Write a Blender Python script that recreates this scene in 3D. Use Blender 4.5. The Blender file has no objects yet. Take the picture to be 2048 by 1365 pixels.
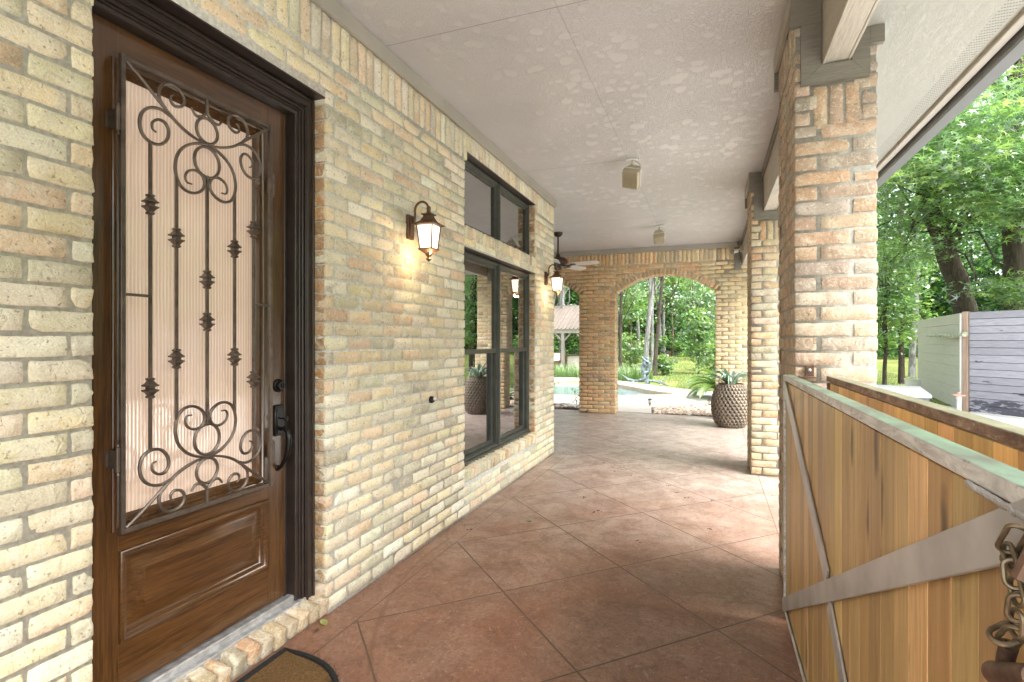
import bpy, math, random
import numpy as np
from mathutils import Vector, Matrix
SC = bpy.context.scene
COL = SC.collection
R = math.radians

# ---------------------------------------------------------------- camera
cam = bpy.data.cameras.new('camera'); CAM = bpy.data.objects.new('camera', cam); COL.objects.link(CAM)
cam.lens = 18.68; cam.sensor_width = 36; cam.clip_start = .05; cam.clip_end = 1500
CAM.location = (0, 0, 1.35); CAM.rotation_euler = (R(90), 0, R(20.607)); SC.camera = CAM

# ---------------------------------------------------------------- sky, sun, exposure
SUN_EL, SUN_AZ = 52.0, 112.0            # azimuth clockwise from +Y: bright part of the overcast sky, right of and behind the camera
W = bpy.data.worlds.new('World'); SC.world = W; W.use_nodes = True
nt = W.node_tree; bg = nt.nodes['Background']
sky = nt.nodes.new('ShaderNodeTexSky'); sky.sky_type = 'NISHITA'; sky.sun_disc = False
sky.sun_elevation = R(SUN_EL); sky.sun_rotation = R(SUN_AZ); sky.dust_density = 3.0; sky.air_density = 1.0
hs = nt.nodes.new('ShaderNodeHueSaturation'); hs.inputs['Saturation'].default_value = .30
nt.links.new(sky.outputs[0], hs.inputs['Color']); nt.links.new(hs.outputs[0], bg.inputs[0])
bg.inputs[1].default_value = .15
sun = bpy.data.lights.new('sun', 'SUN'); sun.energy = 1.5; sun.angle = R(75); sun.color = (1, .95, .87)
SUN = bpy.data.objects.new('sun', sun); COL.objects.link(SUN)
sd = Vector((math.sin(R(SUN_AZ))*math.cos(R(SUN_EL)), math.cos(R(SUN_AZ))*math.cos(R(SUN_EL)), math.sin(R(SUN_EL))))
SUN.rotation_euler = sd.to_track_quat('Z', 'Y').to_euler(); SUN.location = (0, 0, 30)
SC.view_settings.view_transform = 'Standard'; SC.view_settings.look = 'None'
SC.view_settings.gamma = 1; SC.view_settings.exposure = 2.78
SC.cycles.use_denoising = True
SC.cycles.max_bounces = 16; SC.cycles.diffuse_bounces = 10; SC.cycles.glossy_bounces = 5
SC.cycles.transmission_bounces = 6; SC.cycles.transparent_max_bounces = 12
SC.cycles.sample_clamp_indirect = 6
SC.cycles.caustics_reflective = True; SC.cycles.caustics_refractive = False

# ---------------------------------------------------------------- measures (metres)
WX = -1.7725      # brick face of the house wall
CEIL = 3.042; TRIM = 2.955
YF = 9.84         # face of the arched wall
YE = 6.15         # end of the house wall
CX0, CX1 = .372, .709   # columns
C1, C2 = 2.86, 5.86     # near faces of the columns
CD = .66

def ray(u, v):
    th = R(20.607); a = (u-1024)/1062.7
    return (-math.sin(th)+math.cos(th)*a, math.cos(th)+math.sin(th)*a, (682.5-v)/1062.7)
def at(u, v, d):
    r = ray(u, v); return Vector((r[0]*d, r[1]*d, 1.35+r[2]*d))

# ---------------------------------------------------------------- tagging
def tag(o, label=None, cat=None, group=None, kind=None):
    if label: o['label'] = label
    if cat: o['category'] = cat
    if group: o['group'] = group
    if kind: o['kind'] = kind
    return o
def empty(name, loc=(0, 0, 0), label=None, cat=None, group=None, rz=0):
    o = bpy.data.objects.new(name, None); COL.objects.link(o); o.location = loc; o.rotation_euler = (0, 0, rz)
    o.empty_display_size = .1
    return tag(o, label, cat, group)
def copy_tree(o, parent=None):
    c = o.copy(); COL.objects.link(c)
    if parent: c.parent = parent
    for ch in list(o.children): copy_tree(ch, c)
    return c

# ---------------------------------------------------------------- mesh builder
class MB:
    def __init__(s): s.v = []; s.f = []; s.m = []; s.c = []; s.n = 0; s.cur = 0; s.col = (1, 1, 1, 0)
    def add(s, vs, fs, col=None):
        n = len(s.v); s.v.extend([tuple(p) for p in vs]); s.f.extend([tuple(i+n for i in f) for f in fs])
        s.m.extend([s.cur]*len(fs)); s.c.extend([col or s.col]*len(vs)); return n
    def box(s, x0, x1, y0, y1, z0, z1, b=0, col=None):
        if x0 > x1: x0, x1 = x1, x0
        if y0 > y1: y0, y1 = y1, y0
        if z0 > z1: z0, z1 = z1, z0
        b = min(b, .45*min(x1-x0, y1-y0, z1-z0))
        if b <= 0:
            vs = [(x, y, z) for x in (x0, x1) for y in (y0, y1) for z in (z0, z1)]
            s.add(vs, [(0, 1, 3, 2), (4, 6, 7, 5), (0, 4, 5, 1), (2, 3, 7, 6), (0, 2, 6, 4), (1, 5, 7, 3)], col); return
        vs = []; idx = {}
        for ix, (X, sx) in enumerate(((x0, 1), (x1, -1))):
            for iy, (Y, sy) in enumerate(((y0, 1), (y1, -1))):
                for iz, (Z, sz) in enumerate(((z0, 1), (z1, -1))):
                    idx[ix, iy, iz] = len(vs)
                    vs += [(X, Y+sy*b, Z+sz*b), (X+sx*b, Y, Z+sz*b), (X+sx*b, Y+sy*b, Z)]
        g = lambda a, k: idx[a]+k
        F = []
        F.append([g((0,0,0),0), g((0,0,1),0), g((0,1,1),0), g((0,1,0),0)]); F.append([g((1,0,0),0), g((1,1,0),0), g((1,1,1),0), g((1,0,1),0)])
        F.append([g((0,0,0),1), g((1,0,0),1), g((1,0,1),1), g((0,0,1),1)]); F.append([g((0,1,0),1), g((0,1,1),1), g((1,1,1),1), g((1,1,0),1)])
        F.append([g((0,0,0),2), g((0,1,0),2), g((1,1,0),2), g((1,0,0),2)]); F.append([g((0,0,1),2), g((1,0,1),2), g((1,1,1),2), g((0,1,1),2)])
        for i in (0, 1):
            for j in (0, 1):
                F.append([g((i,j,0),0), g((i,j,1),0), g((i,j,1),1), g((i,j,0),1)])
                F.append([g((i,0,j),0), g((i,1,j),0), g((i,1,j),2), g((i,0,j),2)])
                F.append([g((0,i,j),1), g((1,i,j),1), g((1,i,j),2), g((0,i,j),2)])
                for k in (0, 1): F.append([g((i,j,k),0), g((i,j,k),1), g((i,j,k),2)])
        cx, cy, cz = (x0+x1)/2, (y0+y1)/2, (z0+z1)/2
        G = []
        for f in F:
            a, bb, c = Vector(vs[f[0]]), Vector(vs[f[1]]), Vector(vs[f[2]])
            nn = (bb-a).cross(c-a); mid = sum((Vector(vs[i]) for i in f), Vector())/len(f)-Vector((cx, cy, cz))
            G.append(f if nn.dot(mid) > 0 else f[::-1])
        s.add(vs, G, col)
    def obox(s, c, ax, h, b=0, col=None):      # oriented box: centre, 3 axes, half sizes
        t = MB(); t.box(-h[0], h[0], -h[1], h[1], -h[2], h[2], b)
        c = Vector(c); ax = [Vector(a).normalized() for a in ax]
        s.add([c+ax[0]*p[0]+ax[1]*p[1]+ax[2]*p[2] for p in t.v], t.f, col)
    def tube(s, pts, r, seg=8, col=None, cap=True, flat=1.0, up=None, phase=0):
        pts = [Vector(p) for p in pts]; n = len(pts)
        if not hasattr(r, '__len__'): r = [r]*n
        closed = (pts[0]-pts[-1]).length < 1e-6
        prev = None; vs = []
        for i, p in enumerate(pts):
            if closed: t = pts[(i+1) % (n-1)]-pts[(i-1) % (n-1)]
            else: t = pts[min(i+1, n-1)]-pts[max(i-1, 0)]
            if t.length < 1e-9: t = Vector((0, 0, 1))
            t.normalize()
            if up is not None: a = Vector(up)
            elif prev is None: a = Vector((0, 0, 1)) if abs(t.z) < .9 else Vector((1, 0, 0))
            else: a = prev
            a = a-t*a.dot(t)
            if a.length < 1e-6: a = t.orthogonal()
            a.normalize(); prev = a; bb = t.cross(a)
            for k in range(seg):
                an = 2*math.pi*(k+phase)/seg
                vs.append(p+(a*math.cos(an)*flat+bb*math.sin(an))*r[i])
        fs = [(i*seg+k, i*seg+(k+1) % seg, (i+1)*seg+(k+1) % seg, (i+1)*seg+k) for i in range(n-1) for k in range(seg)]
        if cap and not closed: fs += [tuple(range(seg))[::-1], tuple(range((n-1)*seg, n*seg))]
        s.add(vs, fs, col)
    def lathe(s, prof, seg=16, c=(0, 0, 0), ax=(0, 0, 1), col=None, phase=0):
        ax = Vector(ax).normalized(); a = ax.orthogonal().normalized(); b = ax.cross(a); c = Vector(c)
        if abs(ax.z) > .99: a, b = Vector((1, 0, 0)), Vector((0, ax.z, 0))
        vs = []
        for r, h in prof:
            for k in range(seg):
                an = 2*math.pi*(k+phase)/seg; vs.append(c+ax*h+(a*math.cos(an)+b*math.sin(an))*r)
        n = len(prof)
        fs = [(i*seg+k, i*seg+(k+1) % seg, (i+1)*seg+(k+1) % seg, (i+1)*seg+k) for i in range(n-1) for k in range(seg)]
        fs += [tuple(range(seg))[::-1], tuple(range((n-1)*seg, n*seg))]
        s.add(vs, fs, col)
    def prism(s, poly, axis, a, b, col=None):   # polygon (2D list) extruded along an axis from a to b
        n = len(poly)
        def p3(p, h):
            return {'x': (h, p[0], p[1]), 'y': (p[0], h, p[1]), 'z': (p[0], p[1], h)}[axis]
        s.add([p3(p, a) for p in poly]+[p3(p, b) for p in poly],
              [tuple(range(n))[::-1], tuple(range(n, 2*n))]+[(i, (i+1) % n, n+(i+1) % n, n+i) for i in range(n)], col)
    def build(s, name, mats, parent=None, smooth=False, loc=None):
        me = bpy.data.meshes.new(name); me.from_pydata([tuple(p) for p in s.v], [], s.f)
        for m in (mats if isinstance(mats, (list, tuple)) else [mats]): me.materials.append(m)
        me.polygons.foreach_set('material_index', s.m)
        if smooth: me.polygons.foreach_set('use_smooth', [True]*len(s.f))
        at_ = me.attributes.new('tint', 'FLOAT_COLOR', 'POINT')
        at_.data.foreach_set('color', np.array(s.c, dtype=np.float32).ravel())
        me.update(); fix_normals(me)
        o = bpy.data.objects.new(name, me); COL.objects.link(o)
        if loc is not None: o.location = loc
        if parent: o.parent = parent
        if smooth: smooth_by_angle(me)
        return o
def fix_normals(me):
    import bmesh
    if len(me.polygons) > 60000: return
    bm = bmesh.new(); bm.from_mesh(me); bmesh.ops.recalc_face_normals(bm, faces=bm.faces); bm.to_mesh(me); bm.free()
def smooth_by_angle(me, ang=40):
    import bmesh
    bm = bmesh.new(); bm.from_mesh(me); c = math.cos(R(ang))
    for e in bm.edges:
        if len(e.link_faces) == 2 and e.link_faces[0].normal.dot(e.link_faces[1].normal) < c: e.smooth = False
    bm.to_mesh(me); bm.free()

def np_mesh(name, V, F, mats, parent=None, tint=None, midx=None, smooth=False):
    """V (n,3), F (m,k) all faces the same size"""
    me = bpy.data.meshes.new(name); m, k = F.shape
    me.vertices.add(len(V)); me.vertices.foreach_set('co', V.astype(np.float32).ravel())
    me.loops.add(m*k); me.loops.foreach_set('vertex_index', F.astype(np.int32).ravel())
    me.polygons.add(m); me.polygons.foreach_set('loop_start', np.arange(0, m*k, k, dtype=np.int32))
    me.polygons.foreach_set('loop_total', np.full(m, k, dtype=np.int32))
    for mt in (mats if isinstance(mats, (list, tuple)) else [mats]): me.materials.append(mt)
    if midx is not None: me.polygons.foreach_set('material_index', midx.astype(np.int32))
    if smooth: me.polygons.foreach_set('use_smooth', np.ones(m, dtype=bool))
    if tint is not None:
        a = me.attributes.new('tint', 'FLOAT_COLOR', 'POINT'); a.data.foreach_set('color', tint.astype(np.float32).ravel())
    me.update(calc_edges=True)
    o = bpy.data.objects.new(name, me); COL.objects.link(o)
    if parent: o.parent = parent
    return o

# ---------------------------------------------------------------- materials
class NT:
    def __init__(s, name):
        s.m = bpy.data.materials.new(name); s.m.use_nodes = True; s.t = s.m.node_tree; s.b = s.t.nodes['Principled BSDF']
        s.tc = s.t.nodes.new('ShaderNodeTexCoord'); s.co = s.tc.outputs['Object']
    def n(s, typ, **kw):
        nd = s.t.nodes.new('ShaderNode'+typ)
        for k, v in kw.items():
            if k.startswith('i_'):
                nd.inputs[k[2:].replace('_', ' ')].default_value = v
            else: setattr(nd, k, v)
        return nd
    def l(s, a, b): s.t.links.new(a, b)
    def noise(s, scale, detail=4, rough=.55, vec=None, dist=0):
        nd = s.n('TexNoise'); nd.inputs['Scale'].default_value = scale; nd.inputs['Detail'].default_value = detail
        nd.inputs['Roughness'].default_value = rough; nd.inputs['Distortion'].default_value = dist
        s.l(vec or s.co, nd.inputs['Vector']); return nd.outputs['Fac']
    def vor(s, scale, vec=None, feature='F1'):
        nd = s.n('TexVoronoi', feature=feature); nd.inputs['Scale'].default_value = scale; s.l(vec or s.co, nd.inputs['Vector']); return nd.outputs['Distance']
    def map(s, scale=(1, 1, 1), vec=None, rot=(0, 0, 0), loc=(0, 0, 0)):
        nd = s.n('Mapping'); nd.inputs['Scale'].default_value = scale; nd.inputs['Rotation'].default_value = rot; nd.inputs['Location'].default_value = loc
        s.l(vec or s.co, nd.inputs['Vector']); return nd.outputs[0]
    def ramp(s, fac, stops, interp='LINEAR'):
        nd = s.n('ValToRGB'); cr = nd.color_ramp; cr.interpolation = interp
        while len(cr.elements) < len(stops): cr.elements.new(.5)
        for e, (p, c) in zip(cr.elements, stops):
            e.position = p; e.color = (c, c, c, 1) if not hasattr(c, '__len__') else (*c[:3], 1)
        s.l(fac, nd.inputs[0]); return nd.outputs[0]
    def mix(s, fac, a, b, mode='MIX'):
        nd = s.n('Mix', data_type='RGBA', blend_type=mode)
        for sock, v in ((nd.inputs[0], fac), (nd.inputs[6], a), (nd.inputs[7], b)):
            if isinstance(v, (int, float)): sock.default_value = v if sock.type == 'VALUE' else (v, v, v, 1)
            elif isinstance(v, tuple): sock.default_value = (*v[:3], 1)
            else: s.l(v, sock)
        return nd.outputs[2]
    def math(s, op, a, b=None, c=None):
        nd = s.n('Math', operation=op)
        for i, v in enumerate((a, b, c)):
            if v is None: continue
            if isinstance(v, (int, float)): nd.inputs[i].default_value = v
            else: s.l(v, nd.inputs[i])
        return nd.outputs[0]
    def thin(s, x, w0, w1):
        nd = s.n('MapRange'); s.l(x, nd.inputs[0]); nd.inputs[1].default_value = w0; nd.inputs[2].default_value = w1
        nd.inputs[3].default_value = 1; nd.inputs[4].default_value = 0; return nd.outputs[0]
    def attr(s): 
        nd = s.n('Attribute', attribute_name='tint'); return nd
    def bump(s, h, strength=.5, dist=.01, prev=None):
        nd = s.n('Bump'); nd.inputs['Strength'].default_value = strength; nd.inputs['Distance'].default_value = dist
        s.l(h, nd.inputs['Height'])
        if prev: s.l(prev, nd.inputs['Normal'])
        return nd.outputs[0]
    def out(s, color=None, rough=None, normal=None, metal=None, spec=None, **kw):
        b = s.b
        for key, v in (('Base Color', color), ('Roughness', rough), ('Normal', normal), ('Metallic', metal), ('Specular IOR Level', spec)):
            if v is None: continue
            if isinstance(v, (int, float)): b.inputs[key].default_value = v
            elif isinstance(v, tuple): b.inputs[key].default_value = (*v[:3], 1)
            else: s.l(v, b.inputs[key])
        for k, v in kw.items(): b.inputs[k.replace('_', ' ')].default_value = v
        return s.m

def mat_brick(name, white=.45, dark=.35):
    s = NT(name); a = s.attr()
    off = s.n('VectorMath', operation='ADD'); sc = s.n('VectorMath', operation='SCALE'); sc.inputs['Scale'].default_value = 37
    cmb = s.n('CombineXYZ'); s.l(a.outputs['Alpha'], cmb.inputs[0]); s.l(a.outputs['Alpha'], cmb.inputs[1])
    s.l(cmb.outputs[0], sc.inputs[0]); s.l(s.co, off.inputs[0]); s.l(sc.outputs[0], off.inputs[1]); v = off.outputs[0]
    n1 = s.noise(11, 7, .62, v, .6); n2 = s.noise(7, 6, .6, s.map((1, 1, 1.7), v, loc=(3, 5, 1)), .8); n3 = s.noise(75, 3, .5, v)
    big = s.noise(1.1, 3, .5)
    c = s.mix(s.math('MULTIPLY', s.ramp(n1, [(.50, 0), (.60, 1)]), white), a.outputs['Color'], (.76, .72, .60))
    c = s.mix(s.math('MULTIPLY', s.ramp(s.noise(5.5, 5, .6, s.map((1, 1, 1.6), v, loc=(9, 1, 4)), .5), [(.50, 0), (.60, 1)]), .30), c, s.mix(1.0, c, (.70, .68, .58), 'MULTIPLY'))
    c = s.mix(s.math('MULTIPLY', s.ramp(n2, [(.60, 0), (.70, 1)]), dark), c, (.24, .20, .14))
    c = s.mix(s.math('MULTIPLY', s.ramp(n3, [(.63, 0), (.68, 1)]), .6), c, (.20, .15, .10))
    c = s.mix(.75, c, s.ramp(s.noise(170, 3, .7, v), [(.30, (.74, .73, .70)), (.70, (1.16, 1.15, 1.13))]), 'MULTIPLY')
    c = s.mix(s.math('MULTIPLY', s.ramp(s.noise(30, 5, .7, v, 2.0), [(.56, 0), (.60, 1)]), .35), c, (.80, .76, .66))
    c = s.mix(.35, c, s.ramp(big, [(.35, (.78, .80, .74)), (.65, (1.12, 1.08, 1.0))]), 'MULTIPLY')
    h = s.math('ADD', s.noise(42, 6, .65, v), s.math('MULTIPLY', s.ramp(s.noise(26, 4, .6, v, 1.0), [(.35, 0), (.5, 1)]), .7))
    return s.out(c, .92, s.bump(h, .75, .0035), spec=.25)
def mat_mortar(name, c=(.44, .43, .38)):
    s = NT(name); n = s.noise(55, 5, .65); g = s.noise(3, 3)
    return s.out(s.mix(s.ramp(n, [(.3, 0), (.7, 1)]), tuple(x*.72 for x in c), tuple(min(1, x*1.2) for x in c)), .95, s.bump(n, .6, .004), spec=.2)
def mat_plain(name, c, rough=.5, metal=0, var=.15, scale=8, bump=0, bscale=60, **kw):
    s = NT(name); n = s.noise(scale, 4)
    lo = tuple(x*(1-var) for x in c); hi = tuple(min(1, x*(1+var)) for x in c)
    nm = s.bump(s.noise(bscale, 4), bump, .003) if bump else None
    return s.out(s.mix(s.ramp(n, [(.3, 0), (.7, 1)]), lo, hi), rough, nm, metal, **kw)
def mat_wood(name, c1, c2, axis='z', rough=.3, coat=.0, scale=1.0, knots=False, tint=False, bump=.25):
    s = NT(name); st = {'x': (.6, 14, 14), 'y': (14, .6, 14), 'z': (14, 14, .6)}[axis]
    vec = s.co
    if tint:
        a = s.attr(); off = s.n('VectorMath', operation='ADD'); cmb = s.n('CombineXYZ')
        m = s.math('MULTIPLY', a.outputs['Alpha'], 23.0); s.l(m, cmb.inputs[0]); s.l(m, cmb.inputs[1]); s.l(m, cmb.inputs[2])
        s.l(s.co, off.inputs[0]); s.l(cmb.outputs[0], off.inputs[1]); vec = off.outputs[0]
    v = s.map(tuple(x*scale for x in st), vec)
    n1 = s.noise(3.2, 8, .68, v, .9); n2 = s.noise(14, 6, .7, v, .3); n0 = s.noise(1.6, 3, .5, vec)
    c = s.mix(s.ramp(n1, [(.38, 0), (.60, 1)]), c1, c2)
    c = s.mix(s.ramp(n2, [(.45, .0), (.62, .30 if tint else .55)]), c, tuple(x*.45 for x in c1))
    c = s.mix(s.ramp(n0, [(.35, 0), (.7, .35)]), c, tuple(x*1.25 for x in c2))
    if tint: c = s.mix(1.0, c, a.outputs['Color'], 'MULTIPLY')
    if knots:
        kv = s.map({'x': (2, 9, 9), 'y': (9, 2, 9), 'z': (.4, 9, 2.2)}[axis], vec)
        k = s.vor(1.0, s.map((1, 1, 1), kv)); k = s.ramp(s.math('ADD', k, s.math('MULTIPLY', s.noise(12, 3, .5, vec), .25)), [(.19, 1), (.30, 0)])
        c = s.mix(s.math('MULTIPLY', k, .8), c, (.055, .028, .012))
    m = s.out(c, rough, s.bump(s.math('ADD', n1, s.math('MULTIPLY', n2, .6)), bump, .002))
    s.b.inputs['Coat Weight'].default_value = coat; s.b.inputs['Coat Roughness'].default_value = .10
    return m
def mat_leaf(name, gloss=.17, trans=.45):
    s = NT(name); a = s.attr(); s.t.nodes.remove(s.b)
    hue = s.n('HueSaturation'); hue.inputs['Value'].default_value = 1.35; hue.inputs['Hue'].default_value = .495; s.l(a.outputs['Color'], hue.inputs['Color'])
    d = s.n('BsdfDiffuse'); t = s.n('BsdfTranslucent'); g = s.n('BsdfGlossy'); g.inputs['Roughness'].default_value = .38
    s.l(a.outputs['Color'], d.inputs[0]); s.l(hue.outputs[0], t.inputs[0]); g.inputs[0].default_value = (.85, .9, .85, 1)
    m1 = s.n('MixShader'); m1.inputs[0].default_value = trans; s.l(d.outputs[0], m1.inputs[1]); s.l(t.outputs[0], m1.inputs[2])
    m2 = s.n('MixShader'); m2.inputs[0].default_value = gloss; s.l(m1.outputs[0], m2.inputs[1]); s.l(g.outputs[0], m2.inputs[2])
    s.l(m2.outputs[0], s.t.nodes['Material Output'].inputs[0]); return s.m
def mat_bark(name, c, scale=1, moss=0):
    s = NT(name); v = s.map((1, 1, .22))
    n = s.noise(16*scale, 6, .7, v, 1.2); n2 = s.noise(2.5, 3)
    col = s.mix(s.ramp(n, [(.35, 0), (.65, 1)]), tuple(x*.4 for x in c), tuple(x*1.35 for x in c))
    col = s.mix(s.ramp(n2, [(.5, 0), (.7, .3+moss)]), col, (.10, .11, .06))
    return s.out(col, .95, s.bump(n, 1.0, .03), spec=.2)
def mat_glass(name, tint=(.55, .62, .58), ior=1.9, rough=0):
    s = NT(name); s.t.nodes.remove(s.b)
    tr = s.n('BsdfTransparent'); tr.inputs[0].default_value = (*tint, 1); g = s.n('BsdfGlossy'); g.inputs['Roughness'].default_value = rough
    g.inputs[0].default_value = (.97, .97, .99, 1)
    fr = s.n('Fresnel'); fr.inputs[0].default_value = ior; m = s.n('MixShader'); s.l(fr.outputs[0], m.inputs[0])
    s.l(tr.outputs[0], m.inputs[1]); s.l(g.outputs[0], m.inputs[2]); s.l(m.outputs[0], s.t.nodes['Material Output'].inputs[0]); return s.m

M = {}
M['brick'] = mat_brick('brick', .62, .42); M['brick_orange'] = mat_brick('brick_orange', .25, .45)
M['mortar'] = mat_mortar('mortar', (.60, .60, .54)); M['mortar_grey'] = mat_mortar('mortar_grey', (.35, .34, .30))
M['mortar_tan'] = mat_mortar('mortar_tan', (.52, .44, .32))
M['trim'] = mat_plain('painted_trim', (.36, .335, .285), .55, var=.08, scale=3, bump=.15, bscale=90)
M['win_mun'] = mat_plain('pale_muntin', (.62, .66, .60), .5, var=.1)
M['trim_dark'] = mat_wood('rough_sawn_trim', (.165, .15, .122), (.22, .20, .165), 'y', .65, scale=2.2, bump=.9)
M['casing'] = mat_wood('grey_casing', (.155, .14, .115), (.20, .185, .15), 'x', .6, scale=2.0, bump=.6)
M['beam'] = mat_wood('beam_paint', (.42, .38, .31), (.50, .46, .38), 'y', .6, scale=1.6, bump=1.0)
M['dark_frame'] = mat_plain('dark_brown_paint', (.030, .021, .017), .32, var=.25, scale=14, bump=.12)
M['win_frame'] = mat_plain('bronze_frame', (.078, .084, .074), .38, metal=.3, var=.2, scale=10)
M['door_v'] = mat_wood('mahogany_vertical', (.030, .012, .004), (.115, .050, .013), 'z', .28, .7, 1.9, bump=.12)
M['door_h'] = mat_wood('mahogany_horizontal', (.030, .012, .004), (.115, .049, .013), 'y', .28, .7, 1.9, bump=.12)
M['iron'] = mat_plain('bronze_iron', (.135, .108, .088), .38, metal=.55, var=.3, scale=20, bump=.2)
M['black_metal'] = mat_plain('black_hardware', (.018, .018, .018), .3, metal=.6, var=.2)
M['alu'] = mat_plain('worn_aluminium', (.50, .50, .50), .45, metal=.7, var=.25, scale=30, bump=.2)
M['lantern'] = mat_plain('lantern_bronze', (.13, .075, .045), .5, metal=.5, var=.25, scale=30, bump=.15)
M['white'] = mat_plain('white_plastic', (.72, .71, .66), .4, var=.05)
M['cream_box'] = mat_plain('aged_cream_plastic', (.46, .42, .30), .5, var=.12, scale=14)
M['rust'] = mat_plain('rusty_steel', (.13, .075, .050), .65, metal=.4, var=.5, scale=40, bump=.4)
M['chain'] = mat_plain('dull_chain', (.20, .155, .10), .42, metal=.75, var=.35, scale=60, bump=.2)
M['fan'] = mat_plain('fan_brown', (.055, .033, .025), .35, metal=.4, var=.2)
M['blade'] = mat_plain('fan_blade', (.60, .55, .50), .4, var=.1)
M['window_glass'] = mat_glass('window_glass', ior=6)
M['interior'] = mat_plain('interior_wall', (.30, .27, .23), .8)
M['leaf'] = mat_leaf('leaf'); M['leaf_far'] = mat_leaf('leaf_far', .05, .35); M['succulent'] = mat_leaf('succulent', .2, .1)
M['bark'] = mat_bark('dark_bark', (.075, .060, .050), 1); M['bark_pale'] = mat_bark('pale_bark', (.25, .245, .245), .6); M['bark_brown'] = mat_bark('brown_bark', (.16, .12, .10), .8)
M['patina'] = mat_plain('bronze_patina', (.17, .22, .235), .6, metal=.2, var=.75, scale=9, bump=.4)
M['block'] = mat_plain('stone_block', (.50, .46, .40), .85, var=.3, scale=5, bump=.5, bscale=20)

def m_ceiling():
    s = NT('knockdown_ceiling')
    wv = s.n('VectorMath', operation='ADD'); nz_ = s.n('TexNoise'); nz_.inputs['Scale'].default_value = 7; s.l(s.co, nz_.inputs['Vector'])
    sc_ = s.n('VectorMath', operation='SCALE'); sc_.inputs['Scale'].default_value = .09; s.l(nz_.outputs['Color'], sc_.inputs[0]); s.l(s.co, wv.inputs[0]); s.l(sc_.outputs[0], wv.inputs[1])
    va = s.vor(6.5, s.map((1, 1, 0), wv.outputs[0])); vb = s.vor(10.5, s.map((1, 1, 0), wv.outputs[0], loc=(3, 1, 0)))
    dens = s.math('MULTIPLY', s.noise(.9, 3), .505)
    blobs = s.ramp(s.math('SUBTRACT', s.math('MINIMUM', va, s.math('ADD', vb, .04)), dens), [(0, 1), (.02, 0)])
    fine = s.noise(75, 3, .6, None, .9); rid = s.ramp(fine, [(.40, 0), (.56, 1)])
    h = s.mix(s.math('MULTIPLY', blobs, .85), rid, .55)
    sep = s.n('SeparateXYZ'); s.l(s.co, sep.inputs[0])
    def line(sock, c, w):
        return s.thin(s.math('ABSOLUTE', s.math('SUBTRACT', sock, c)), w*.6, w)
    y = s.math('PINGPONG', s.math('SUBTRACT', sep.outputs[1], 2.60), 1.21)
    seam = s.thin(y, .0022, .0045)
    xl = line(sep.outputs[0], -.733, .0035)
    seam = s.math('MAXIMUM', seam, s.math('MULTIPLY', xl, .6))
    stain = s.noise(1.3, 4)
    c = s.mix(s.ramp(stain, [(.3, 0), (.7, 1)]), (.52, .505, .50), (.60, .585, .58))
    c = s.mix(s.math('MULTIPLY', seam, .6), c, (.12, .11, .10))
    r = s.mix(blobs, .36, .31)
    nm = s.bump(h, .8, .0036)
    return s.out(c, r, nm, spec=1.0)
M['ceiling'] = m_ceiling()
def m_soffit():
    s = NT('soffit_board'); v = s.map((9, 1.1, 1)); w = s.noise(2.2, 7, .6, v, 3.0)
    h = s.ramp(s.math('PINGPONG', s.math('MULTIPLY', w, 9.0), .5), [(0, 0), (.25, 1)])
    sep = s.n('SeparateXYZ'); s.l(s.co, sep.inputs[0])
    # perforated vent strip: rows of small holes
    px = s.math('PINGPONG', sep.outputs[0], .005); py = s.math('PINGPONG', sep.outputs[1], .013)
    dd = s.math('ADD', s.math('POWER', px, 2.0), s.math('POWER', py, 2.0))
    hole = s.thin(s.math('SQRT', dd), .0026, .0040)
    band = s.math('MULTIPLY', s.math('GREATER_THAN', sep.outputs[0], 1.165), s.math('LESS_THAN', sep.outputs[0], 1.238))
    hole = s.math('MULTIPLY', hole, band)
    y = s.math('PINGPONG', s.math('SUBTRACT', sep.outputs[1], 2.55), 1.83); seam = s.thin(y, .002, .004)
    x2 = s.thin(s.math('ABSOLUTE', s.math('SUBTRACT', sep.outputs[0], .735)), .002, .004)
    c = s.mix(s.math('MAXIMUM', hole, s.math('MULTIPLY', s.math('MAXIMUM', seam, s.math('MULTIPLY', x2, 0)), .6)), (.35, .35, .31), (.03, .03, .028))
    return s.out(s.mix(s.ramp(h, [(0, .18), (.6, 0)]), c, (.24, .24, .21)), .55, s.bump(h, .42, .0035))
M['soffit'] = m_soffit()
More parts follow.
